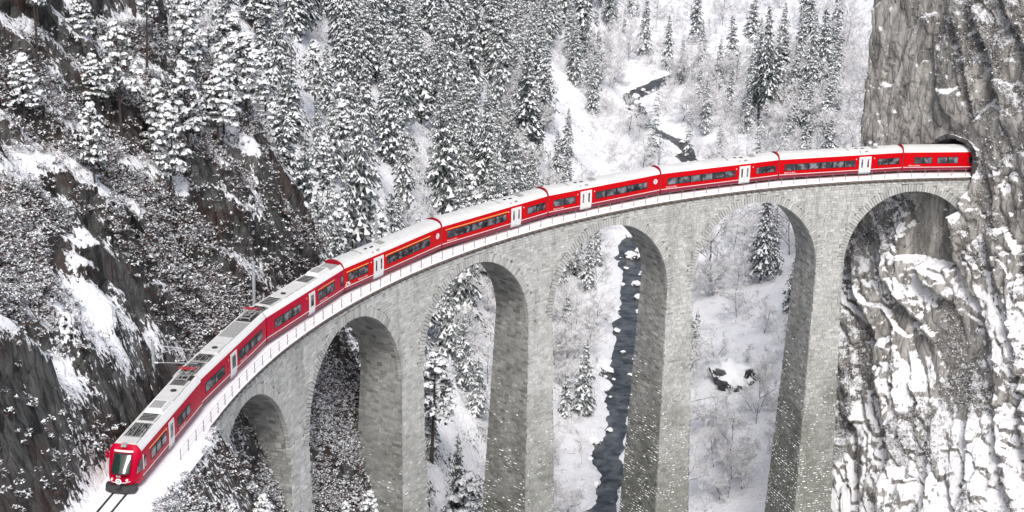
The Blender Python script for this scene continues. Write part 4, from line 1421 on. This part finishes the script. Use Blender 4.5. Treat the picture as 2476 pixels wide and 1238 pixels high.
for i, (H, sp, nm, dp) in enumerate([(13, .85, 1, 5), (10, .9, 2, 4), (15, .7, 1, 5), (8, 1.0, 3, 4), (11, .9, 1, 5)]):
    Wv, Fv = bare_mesh(300+i, H, sp, nm, dp)
    BAR.append((H, tris_obj('branches', Wv, M['trunk_grey']), tris_obj('frosted_twigs', Fv, M['frost'])))

def project(P):
    d = np.asarray(P, float)-CAM; wz = d@_f
    return 1238+FPX*(d@_r2)/wz, 619-FPX*(d@_u2)/wz, wz
def visible(x, y, z, margin=120):
    """inside the view (with a margin) and not behind a hill"""
    P = np.stack([x, y, z], -1); px, py, wz = project(P)
    ok = (px > -margin) & (px < 2476+margin) & (py < 1238+margin) & (py > -margin)
    for f in np.linspace(.25, .985, 70):
        Q = CAM+(P-CAM)*f
        ok &= height(Q[:, 0], Q[:, 1]) < Q[:, 2]+.3
    return ok

rs = np.random.default_rng(23)
# clearings on the slope: (x, y, rx, ry)
CLEAR = [(-124.5, 121, 4.5, 16), (-109, 62, 5, 14), (-130, 205, 4.0, 26), (-112, 180, 4.6, 22), (-81, 350, 7, 34), (-72, 318, 6, 24), (-99, 262, 3.5, 12), (-103, 95, 4, 7), (-90, 128, 7.5, 26), (-84, 160, 5, 14)]
def clearing(x, y):
    c = np.zeros(len(x), bool)
    for cx, cy, rx, ry in CLEAR:
        # ellipse leaning with the fall line
        q = (x-cx)+.12*(y-cy)
        c |= (q/rx)**2+((y-cy)/ry)**2 < 1
    return c
def scatter(x0, x1, y0, y1, d):
    gx_, gy_ = np.meshgrid(np.arange(x0, x1, d), np.arange(y0, y1, d))
    x = gx_.ravel()+rs.uniform(-.42, .42, gx_.size)*d; y = gy_.ravel()+rs.uniform(-.42, .42, gx_.size)*d
    return x, y

trees = []     # (kind, x, y, z, variant, scale, rot)
x, y = scatter(-215, -60, 58, 560, 6.1)
xa = np.interp(y, AX[:, 0], AX[:, 1]); dl = xa-9-x
dens = fbm(x/22, y/22, 3)
keepm = (dl > 5) & ~clearing(x, y) & (rs.random(len(x)) < np.clip(.90+1.2*dens, .15, 1)) & ((y > 66) | (x < -116))
s_, o_ = locate(x, y)
keepm &= (np.abs(o_) > 6) | (s_ > 160)
x, y = x[keepm], y[keepm]
z = height(x, y)
v = visible(x, y, z+12) | visible(x, y, z+19)
x, y, z = x[v], y[v], z[v]
pinep = np.clip(.75-(y-90)/190-(x+120)/120, .05, .85)
for i in range(len(x)):
    near_river = (np.interp(y[i], AX[:, 0], AX[:, 1])-9-x[i]) < 14
    if rs.random() < pinep[i]:
        var = int(rs.integers(0, 5)); sc = rs.uniform(.68, 1.0)*(.8 if y[i] < 80 else 1)
        trees.append(('pine', x[i], y[i], z[i], var, sc, rs.uniform(0, 6.28)))
    else:
        var = int(rs.choice([0, 1, 2, 3, 4, 5, 6], p=[.2, .17, .2, .15, .06, .16, .06])); sc = rs.uniform(.5, 1.1)
        if near_river: sc *= .7
        trees.append(('spruce', x[i], y[i], z[i], var, sc, rs.uniform(0, 6.28)))
# low pines clinging to the steep rock at the left
x, y = scatter(-160, -106, 4, 70, 4.6)
z = height(x, y); s_, o_ = locate(x, y)
k = (z > 6) & (rs.random(len(x)) < np.clip(.10+(y-4)/38, .08, .85)) & (o_ < -8)
x, y, z = x[k], y[k], z[k]; v = visible(x, y, z+5)
for i in np.nonzero(v)[0]:
    trees.append(('pine', x[i], y[i], z[i]-.3, int(rs.integers(0, 5)), rs.uniform(.3, .5)+max(0, (y[i]-14)/50)*.35, rs.uniform(0, 6.28)))
# singled-out spruces: right bank, island, below the arches  (x, y, variant, scale)
for (tx, ty, var, sc) in [(-24.6, 343, 4, 1.12), (-26.6, 346, 4, 1.02), (-22.0, 350, 1, 1.0), (-29.5, 343, 3, .8), (-12.5, 352, 1, .98), (-16.8, 349, 0, .86), (-8, 360, 0, 1.0), (-6.5, 345, 2, .9),
                          (-42, 374, 6, .8), (-41, 352, 6, .9), (-46, 345, 6, .7), (-55.5, 338, 6, .95), (-38, 330, 3, .62), (-57, 330, 6, .8), (-20, 318, 3, .75), (-15, 322, 2, .7), (-12, 312, 3, .9), (-9, 326, 5, .8), (-18, 300, 6, 1.1), (-13, 295, 3, .8),
                          (-71.2, 168, 3, .86), (-74.5, 166, 6, .8), (-76, 200, 6, .9), (-91, 138, 3, .8), (-88.5, 134, 6, 1.0), (-95, 146, 2, .75), (-84, 176, 3, .8), (-86, 190, 2, .8),
                          (-34.5, 226, 1, .84), (-31, 231, 2, .8), (-51, 189, 3, .66), (-52.8, 183, 6, .7), (-50, 196, 6, .9), (-30, 205, 3, .7), (-27, 190, 6, 1.0),
                          (-72, 235, 2, .7), (-75, 243, 0, .72), (-78, 228, 3, .9), (-70, 252, 3, .7), (-35, 400, 2, .9), (-30, 415, 0, .9), (-50, 430, 2, .9), (-58, 445, 0, .85), (-40, 460, 1, .8), (-20, 470, 0, .9), (-5, 440, 1, .8), (-25, 390, 3, .8),
                          (-33, 372, 2, .75), (-28, 366, 0, .7), (-18, 372, 1, .8), (-12, 380, 0, .9), (-3, 372, 2, .9), (-8, 395, 1, .9), (-22, 404, 0, .8), (-14, 420, 2, .9), (2, 410, 0, .9), (-38, 440, 2, .8), (-46, 415, 3, .8), (-14, 335, 5, .8), (-17, 329, 2, .75), (-10, 318, 0, .7), (-22, 310, 3, .9), (-24, 296, 6, 1.1), (-19, 288, 3, .8), (-30, 300, 6, .9), (-101, 92, 0, .72), (-104, 88, 1, .62), (-99, 99, 2, .7), (-97, 84, 3, .7), (-106, 97, 4, .8), (-94, 108, 0, .7)]:
    trees.append(('spruce', tx, ty, float(height(np.array([tx]), np.array([ty]))[0]), var, sc, rs.uniform(0, 6.28)))
# young pines and shrubs on the spur in the foreground
for (tx, ty, var, sc) in [(-96.5, 3, 3, .30), (-97.4, 10, 2, .24), (-94.5, 34, 3, .36), (-93, 40, 2, .34), (-95.5, 28, 4, .28), (-92, 44, 3, .30), (-97.5, 17, 3, .26), (-97.8, -3, 2, .22)]:
    trees.append(('pine', tx, ty, float(height(np.array([tx]), np.array([ty]))[0])-.2, var, sc, rs.uniform(0, 6.28)))
# leafless frosted trees in the gorge
bares = []
def add_bare(x0, x1, y0, y1, d, p):
    x, y = scatter(x0, x1, y0, y1, d)
    xr_, _ = river(y)
    k = (np.abs(x-xr_) > 6.5) & (rs.random(len(x)) < p) & ~((np.abs(x+43.5) < 5) & (y > 162) & (y < 182))
    x, y = x[k], y[k]; z = height(x, y)
    v = visible(x, y, z+5)
    for i in np.nonzero(v)[0]:
        if clearing(x[i:i+1], y[i:i+1])[0]: continue
        bares.append((x[i], y[i], z[i], int(rs.integers(0, 5)), rs.uniform(.55, 1.0), rs.uniform(0, 6.28)))
add_bare(-56, -18, 130, 290, 6.0, .5)
add_bare(-92, -66, 110, 290, 5.4, .65)
add_bare(-50, 4, 285, 420, 5.2, .75)
add_bare(-100, -58, 290, 480, 7.5, .5)
add_bare(-64, 14, 400, 540, 6.8, .6)
add_bare(-165, -90, 88, 330, 9, .30)
bares.append((-44, 229, float(height(np.array([-44.]), np.array([229.]))[0]), 2, 1.5, 1.0))
bares.append((-46.5, 141, float(height(np.array([-46.5]), np.array([141.]))[0]), 0, 1.0, 2.0))

T = np.array([(t[1], t[2], t[3]+8) for t in trees])
px, py, wz = project(T)
Hs = np.array([(SPR if t[0] == 'spruce' else PIN)[t[4]][0]*t[5] for t in trees])
show = Hs/wz
show = np.where((px < -60) | (px > 2540) | (py < -200), 0, show)

def zone(px, py):
    if px < 330: return 'on the far left slope'
    if py > 900 and px < 760: return 'under the first arches'
    if px < 590: return 'left of the snow chute'
    if py > 640 and px < 1010: return 'through the second arch'
    if py > 600 and px < 1290: return 'through the third arch'
    if py > 540 and px < 1640: return 'through the fourth arch'
    if py > 480 and px < 2000: return 'through the fifth arch'
    if px < 760: return 'right of the snow chute'
    if px < 930: return 'left of the snowy clearing'
    if px < 1130: return 'right of the snowy clearing'
    if px < 1330: return 'above the middle coaches'
    if px < 1500: return 'at the wood edge'
    if px < 1780: return 'by the upper river bend'
    return 'beside the right-hand cliff'
PEND = []        # (object, look, zone, px, py) -> labels that single each one out
def settle_labels():
    zs_ = {}
    for o, lk, zn, a, b in PEND: zs_.setdefault(zn, []).append((a, b))
    seen = {}
    for o, lk, zn, a, b in PEND:
        A = np.array(zs_[zn]); fx_ = (A[:, 0] < a).mean(); fy_ = (A[:, 1] < b).mean()
        row = 'high up' if fy_ < .34 else 'halfway up' if fy_ < .67 else 'low down'
        sd = 'to the left' if fx_ < .34 else '' if fx_ < .67 else 'to the right'
        seen.setdefault(', '.join(q for q in (f'{lk} {zn}', (row+' '+sd.replace('to the ', '')).strip()) if q), []).append((a, o))
    words = ['first', 'second', 'third', 'fourth', 'fifth', 'sixth', 'seventh', 'eighth', 'ninth', 'tenth', 'eleventh', 'twelfth']
    for lb, lst in seen.items():
        lst.sort(key=lambda q: q[0]); n = len(lst)
        for i, (_a, o) in enumerate(lst):
            if n == 1: o['label'] = lb
            elif i == 0: o['label'] = lb+', leftmost'
            elif i == n-1: o['label'] = lb+', rightmost'
            elif n == 3: o['label'] = lb+', middle one'
            else: o['label'] = lb+f', {words[min(i, 11)]} from left'
LEAN = random.Random(3)
def copy_thing(name, parts, loc, sc, rz, label, cat, group, pend):
    r = empty(name, loc, rz); wv2 = LEAN.uniform(.82, 1.18); r.scale = (sc*wv2, sc*wv2, sc*LEAN.uniform(.88, 1.12))
    r.rotation_euler = (LEAN.gauss(0, .028), LEAN.gauss(0, .028), rz)
    tag(r, label, cat, group); PEND.append((r,)+pend)
    for pn, me, sub in parts:
        c = obj(pn, me, r)
        for pn2, me2 in sub: obj(pn2, me2, c)
    return r
lim = {'spruce': 300, 'pine': 300}
far = []
for kind, lib in (('spruce', SPR), ('pine', PIN)):
    ids = [i for i in np.argsort(-show) if trees[i][0] == kind]
    for n, i in enumerate(ids):
        _, x, y, z, var, sc, rz = trees[i]
        if n >= lim[kind] or show[i] == 0:
            far.append(trees[i]); continue
        H = lib[var][0]*sc
        szw = 'tall' if H > 20 else 'mid-sized' if H > 13 else 'small' if H > 6 else 'low'
        zn = zone(px[i], py[i])
        if kind == 'spruce':
            look = ['evenly snow-covered', 'broad', 'bushy snow-laden', 'compact', 'bare-trunked dark', 'thickly white', 'young pointed'][var]
            copy_thing('spruce_tree', [('trunk', lib[var][1], []), ('crown', lib[var][2], [('crown_snow', lib[var][3])])], (x, y, z-.3), sc, rz,
                       None, 'spruce tree', f'spruces {zn}', (f'{szw} {look} spruce', zn, px[i], py[i]))
        else:
            look = ['round-topped', 'bare-trunked', 'wide-crowned', 'bushy', 'white-crowned'][var]
            copy_thing('pine_tree', [('trunk', lib[var][1], []), ('limbs', lib[var][4], []), ('crown', lib[var][2], [('crown_snow', lib[var][3])])], (x, y, z-.3), sc, rz,
                       None, 'pine tree', f'pines {zn}', (f'{szw} {look} pine', zn, px[i], py[i]))
bshow = [BAR[t[3]][0]*t[4]/project(np.array([[t[0], t[1], t[2]]]))[2][0] for t in bares]
border = np.argsort(-np.array(bshow))
bfar = [bares[i] for i in border[290:]]; bares = [bares[i] for i in border[:290]]
TB = np.array([(t[0], t[1], t[2]+4) for t in bares]); bx_, by_, bw = project(TB)
for i, (x, y, z, var, sc, rz) in enumerate(bares):
    zn = zone(bx_[i], by_[i]); H = BAR[var][0]*sc
    szw = 'tall' if H > 11 else 'mid-sized' if H > 7.5 else 'low'
    look = ['wide-branching', 'two-stemmed', 'slender', 'many-stemmed', 'spreading'][var]
    copy_thing('bare_tree', [('branches', BAR[var][1], []), ('frosted_twigs', BAR[var][2], [])], (x, y, z-.2), sc, rz,
               None, 'bare tree', f'leafless trees {zn}', (f'{szw} {look} bare tree', zn, bx_[i], by_[i]))
# the remaining trees read as one mass
if far:
    lowS = [spruce_mesh(400+i, 22, 3.3, .08, .85, .6) for i in range(2)]
    lowP = [pine_mesh(410+i, 19, 3.2, .36, .8, .6)[:2] for i in range(2)]
    Vs = []; Ms = []
    for n, (kind, x, y, z, var, sc, rz) in enumerate(far[:420]):
        Gv, Sv = (lowS if kind == 'spruce' else lowP)[n % 2]
        c, s2 = math.cos(rz), math.sin(rz); Rm = np.array([[c, -s2, 0], [s2, c, 0], [0, 0, 1]])
        for A_, mi in ((Gv, 0), (Sv, 1)):
            Vs.append((A_*sc*.9)@Rm.T+np.array([x, y, z])); Ms.append(np.full(len(A_)//3, mi))
    fo = tris_obj('forest', np.concatenate(Vs), [M['needle'], M['tree_snow']], np.concatenate(Ms))
    tag(obj('forest', fo), 'dense snow-covered conifer wood filling the slopes behind', 'forest', kind='stuff')
print('TREES', len(trees), 'far', len(far), 'bare', len(bares), {k: sum(t[0] == k for t in trees) for k in ('spruce', 'pine')})

# ------------------------------------------------------------------ undergrowth
def brush(name, x, y, z, rad, kinds, seed, per=13, flat=.7):
    """clumps of leaves, twigs and snow: kinds = probabilities for material slots"""
    g = np.random.default_rng(seed); n = len(x)
    v = g.normal(0, 1, (n, per, 3)); v /= np.linalg.norm(v, axis=-1, keepdims=True)
    mi = g.choice(len(kinds), size=(n, per), p=kinds)
    patch = fbm(x/9+2, y/9+z/7, 3)
    v[..., 2] = np.where(mi == 0, np.abs(v[..., 2])+.35, v[..., 2])
    c = np.stack([x, y, z], -1)[:, None]+v*rad[:, None, None]*np.array([1, 1, flat])*g.uniform(.5, 1, (n, per, 1))
    e1 = g.normal(0, 1, (n, per, 3)); e1[..., 2] *= np.where(mi == 0, .45, 1); e1 /= np.linalg.norm(e1, axis=-1, keepdims=True)
    e2 = np.cross(e1, np.where(mi[..., None] == 0, np.array([0, .3, 1.0]), g.normal(0, 1, (n, per, 3)))); e2 /= np.linalg.norm(e2, axis=-1, keepdims=True)+1e-9
    s_ = g.uniform(.045, .135, (n, per, 1))*np.where(mi[..., None] == 0, 1.25, np.where(mi[..., None] == 1, 2.6, .9))
    thin = np.where(mi[..., None] == 1, .10, .75)
    V = np.stack([c+e1*s_, c-e1*s_*.7+e2*s_*thin, c-e1*s_*.7-e2*s_*thin], 2)
    return V.reshape(-1, 3), mi.ravel()
# left wall and spur: spread over the actual rock surface, steep faces included
TXm, TYm, TZm = TERV
c0 = np.stack([TXm, TYm, TZm], -1)
e1_ = c0[:-1, 1:]-c0[:-1, :-1]; e2_ = c0[1:, :-1]-c0[:-1, :-1]
nn = np.cross(e1_, e2_); ar = np.linalg.norm(nn, axis=-1); nzf = nn[..., 2]/(ar+1e-9)
cx_ = c0[:-1, :-1, 0]; cy_ = c0[:-1, :-1, 1]
ar = np.where((cx_ > -142) & (cx_ < -82) & (cy_ > -30) & (cy_ < 84), ar, 0)
pr_ = (ar/ar.sum()).ravel()
fi_ = rs.choice(len(pr_), size=230000, p=pr_)
ra, rb = rs.random((2, len(fi_), 1))
P = c0[:-1, :-1].reshape(-1, 3)[fi_]+ra*e1_.reshape(-1, 3)[fi_]+rb*e2_.reshape(-1, 3)[fi_]
nrm_ = (nn/(np.linalg.norm(nn, axis=-1, keepdims=True)+1e-9)).reshape(-1, 3)[fi_]
P = P+nrm_*.12
x, y, z = P[:, 0], P[:, 1], P[:, 2]
s_, o_ = locate(x, y)
k = ((s_ > 153) & ((o_ < -2.6) | (o_ > 3.2))) | ((s_ <= 153) & ((o_ < -3.5) | (o_ > 3.5) | (z < -7)))
den = fbm(x/7, y/7+z/6, 3)
k &= rs.random(len(x)) < np.clip(.50+1.9*den-.30*sstep(-1, -6, z), 0.08, .95)
k &= ~((s_ > 138) & (o_ > -8) & (o_ < -2)) | (rs.random(len(x)) < .25)
k &= ~((y < 20) & (z < 13) & (o_ < -2)) | (rs.random(len(x)) < .32)
k &= ~((o_ > 2) & (y < 60)) | (rs.random(len(x)) < .15+.5*(fbm(x/5+3, y/5+z/4, 2) > .12))
k &= ~((s_ > 144) & (s_ < 154) & (o_ < -2) & (o_ > -11))
x, y, z = x[k], y[k], z[k]
px0, py0, w0 = project(np.stack([x, y, z], -1))
v = (px0 > -40) & (px0 < 2516) & (py0 > -40) & (py0 < 1278)
x, y, z = x[v], y[v], z[v]
v = visible(x, y, z+4.0, 40)
x, y, z = x[v][:42000], y[v][:42000], z[v][:42000]
rad = rs.uniform(.2, .6, len(x))
V, mi = brush('undergrowth', x, y, z+.2, rad, [.46, .38, .16], 5, per=26)
tag(obj('undergrowth', tris_obj('undergrowth', V, [M['tree_snow'], M['twig'], M['russet']], mi)), 'snow-dusted scrub and russet leaves covering the steep rock', 'undergrowth', kind='stuff')
print('brush', len(x))
# frosted brush on the valley floor and between the trees
x = rs.uniform(-190, 5, 50000); y = rs.uniform(80, 520, 50000)
xr_, zr_ = river(y); xa = np.interp(y, AX[:, 0], AX[:, 1])
z = height(x, y)
den = fbm(x/12+8, y/12, 3)
k = (np.abs(x-xr_) > 5.0) & (rs.random(len(x)) < np.clip(.14+.6*den+.2*((y < 290) & (x > -84) & (x < -58))-.10*((y < 290) & (x > -58)), .01, .7)*np.where(x < xa-22, .8, np.where(y > 285, 1.6, 1)))
x, y, z = x[k], y[k], z[k]
k = (~clearing(x, y) | (rs.random(len(x)) < .15)) & ~((np.abs(x+43.5) < 5.5) & (y > 158) & (y < 182))
x, y, z = x[k], y[k], z[k]
v = visible(x, y, z+1, 40)
x, y, z = x[v][:9000], y[v][:9000], z[v][:9000]
g = np.random.default_rng(9)
per = 24
n = len(x); hgt = rs.uniform(.8, 2.6, n)
a = np.stack([x, y, z-.1], -1)[:, None]+g.normal(0, .25, (n, per, 3))*np.array([1, 1, 0])
d = g.normal(0, 1, (n, per, 3)); d[..., 2] = np.abs(d[..., 2])+.5; d /= np.linalg.norm(d, axis=-1, keepdims=True)
a = a+d*(hgt[:, None, None]*g.uniform(0, .55, (n, per, 1)))
d2 = d+g.normal(0, .35, d.shape)
b = a+d2*hgt[:, None, None]*g.uniform(.35, .7, (n, per, 1))
e = np.cross(d2, g.normal(0, 1, d2.shape)); e /= np.linalg.norm(e, axis=-1, keepdims=True)+1e-9
wd = g.uniform(.03, .075, (n, per, 1))
V = np.stack([a-e*wd, a+e*wd, b+e*wd*.4], 2).reshape(-1, 3)
mi = (g.random((n, per)) < .10).astype(int).ravel()
_bw, _bf = bare_mesh(377, 9, .95, 2, 3)
_ex, _em = [V], [mi]
for (x, y, z, var, sc, rz) in bfar:
    c, s2 = math.cos(rz), math.sin(rz); Rm = np.array([[c, -s2, 0], [s2, c, 0], [0, 0, 1]])
    for A_, m_ in ((_bw, 1), (_bf, 0)):
        _ex.append((A_*sc)@Rm.T+np.array([x, y, z])); _em.append(np.full(len(A_)//3, m_))
V = np.concatenate(_ex); mi = np.concatenate(_em)
tag(obj('frosted_brush', tris_obj('frosted_brush', V, [M['frost'], M['trunk_grey']], mi)), 'pale frosted brushwood along the gorge floor and slopes', 'brushwood', kind='stuff')
print('frost brush', n)
# tufts and bushes on the cliff ledges
cn = np.cross(np.gradient(np.stack([CX2, CY2, CZ], -1), axis=1), np.gradient(np.stack([CX2, CY2, CZ], -1), axis=0))
cn = cn/(np.linalg.norm(cn, axis=-1, keepdims=True)+1e-9)
sgn = np.sign(cn[..., 0]*-.667+cn[..., 1]*-.745); cn *= sgn[..., None]
den = fbm(U/7+3, ZZ/9, 3)
s_, o_ = locate(CX2, CY2)
okc = (cn[..., 2] > .08) & (rs.random(U.shape) < np.clip(.35+1.6*den, .03, .95)*(.3+.7*np.maximum(sstep(9, 2, U), sstep(0, -8, ZZ)))) & (U < 26) & ~((s_ > 14) & (np.abs(o_) < 4) & (CZ < 5)) & (CZ < 40)
P = np.stack([CX2, CY2, CZ], -1)[okc]
pxx, pyy, _w = project(P)
k = (pxx > 1980) & (pxx < 2540) & (pyy > -60) & (pyy < 1300)
P = P[k]; P = P[rs.permutation(len(P))][:14000]
rad = rs.uniform(.25, .75, len(P))
print('tufts', len(P))
V, mi = brush('ledge_tufts', P[:, 0], P[:, 1], P[:, 2]+.1, rad, [.50, .43, .07], 6, per=16, flat=.6)
tag(obj('ledge_tufts', tris_obj('ledge_tufts', V, [M['tree_snow'], M['twig'], M['russet']], mi)), 'snow-capped tufts and scrub clinging to the right-hand cliff', 'scrub', kind='stuff')
print('tufts', len(P))

# small spruces rooted on the ledges of the right-hand cliff
cs = np.random.default_rng(77)
for i in range(16):
    uu = cs.uniform(-9, 1) if i < 11 else cs.uniform(4, 16); zz_ = cs.uniform(-47, -36) if i < 11 else cs.uniform(-46, -24)
    j = np.argmin((U-uu)**2+(ZZ-zz_)**2); jj = np.unravel_index(j, U.shape)
    x, y, z = CX2[jj], CY2[jj], CZ[jj]
    a_, b_, _w = project(np.array([[x, y, z+1]]))
    if not (1990 < a_[0] < 2500 and b_[0] < 1260): continue
    var = int(cs.choice([3, 6, 2])); sc = cs.uniform(1.6, 3.6)/SPR[var][0]
    copy_thing('spruce_tree', [('trunk', SPR[var][1], []), ('crown', SPR[var][2], [('crown_snow', SPR[var][3])])], (x, y, z-.4), sc, cs.uniform(0, 6), None, 'spruce tree',
               'stunted spruces on the cliff', ('stunted snowy spruce', 'on the right-hand cliff', a_[0], b_[0]))
# ------------------------------------------------------------------ boulders
def boulder_mesh(seed, k=3):
    import bmesh
    bm = bmesh.new(); bmesh.ops.create_icosphere(bm, subdivisions=k, radius=1)
    g = random.Random(seed); ox, oy = g.uniform(0, 50), g.uniform(0, 50)
    for v in bm.verts:
        c = v.co
        n1 = float(fbm(np.array(c.x*1.3+ox), np.array(c.y*1.3+c.z*1.7+oy), 3))
        n2 = float(ridged(np.array(c.x*1.1+c.z+oy), np.array(c.y*1.2-c.z+ox), 2))
        f = 1+.38*n1+.35*(n2-.6)
        v.co = Vector((c.x*f, c.y*f*.85, c.z*f*.68))
    me = bpy.data.meshes.new('boulder'); bm.to_mesh(me); bm.free()
    me.materials.append(M['boulder'])
    return me
BM = [boulder_mesh(i) for i in range(5)]
CAPM = []
for i, me in enumerate(BM):       # snow cap: the upper part of the same rock, thickened
    V = np.array([tuple(v.co) for v in me.vertices]); N_ = np.array([tuple(v.normal) for v in me.vertices])
    F = np.array([tuple(p.vertices) for p in me.polygons])
    up = N_[:, 2]
    keepf = (up[F] > .2).all(1)
    V2 = V+N_*.05+np.array([0, 0, .07])*np.clip(up-.3, 0, 1)[:, None]*2
    CAPM.append(mesh_np('snow_cap', V2, F[keepf], M['tree_snow'], smooth=True))
blds = []
for i in range(130):
    y = rs.uniform(125, 290) if i < 84 else rs.uniform(320, 450)
    xr_, zr_ = river(np.array([y])); side = rs.choice([-1, 1])
    off = rs.uniform(1.0, 5.6)*side if rs.random() < .55 else rs.uniform(3.2, 5.4)*side
    blds.append((xr_[0]+off*.75, y, zr_[0]-.05, rs.uniform(.25, .7) if rs.random() < .8 else rs.uniform(.7, 1.3)))
blds += [(-60.5, 403, -57, 1.6), (-57, 398, -57.3, 1.8), (-60, 396, -57.4, 1.3), (-53, 392, -57.5, 1.5), (-62, 262, -65, 1.6)]
bp_ = np.array([(b[0], b[1], b[2]) for b in blds]); qx, qy, _ = project(bp_)
for i, (x, y, z, r) in enumerate(blds):
    bo = empty('boulder', (x, y, z), rs.uniform(0, 6.28)); bo.scale = (r, r, r)
    wh = 'under the fourth arch' if qy[i] > 480 else 'at the upper river bend'
    szw = 'large' if r > 1.1 else 'mid-sized' if r > .7 else 'small'
    bank = 'left' if x < river(np.array([y]))[0][0] else 'right'
    tag(bo, None, 'boulder', 'boulders in the stream'); PEND.append((bo, f'{szw} boulder by {bank} bank', wh, qx[i], qy[i]))
    obj('rock', BM[i % 5], bo); obj('snow_cap', CAPM[i % 5], bo)
bz = float(height(np.array([-43.7]), np.array([174.]))[0])
bo = empty('boulder', (-43.0, 177.0, bz+1.5), 2.2); bo.scale = (4.3, 3.5, 3.9)
tag(bo, 'huge snow-covered boulder lying on the white slope seen through the fifth arch', 'boulder')
BIG = boulder_mesh(17, 4)
Vb = np.array([tuple(v.co) for v in BIG.vertices])
fb, _c = facets(Vb[:, 0]*2.1+Vb[:, 2], Vb[:, 1]*2.1-Vb[:, 2]*1.4, 1.2, 9)
Vb = Vb*(1+.30*fb[:, None])
BIG.vertices.foreach_set('co', Vb.astype(np.float32).ravel()); BIG.update()
obj('rock', BIG, bo)
V = Vb; N_ = np.array([tuple(v.normal) for v in BIG.vertices]); F = np.array([tuple(q.vertices) for q in BIG.polygons])
obj('snow_cap', mesh_np('snow_cap', V+N_*.04+np.array([0, 0, .05])*np.clip(N_[:, 2:3], 0, 1), F[((N_[:, 2]+.45*fbm(V[:, 0]*2.3+4, V[:, 1]*2.3+V[:, 2]*2, 3))[F] > .05).all(1)], M['tree_snow'], smooth=True), bo)

settle_labels()
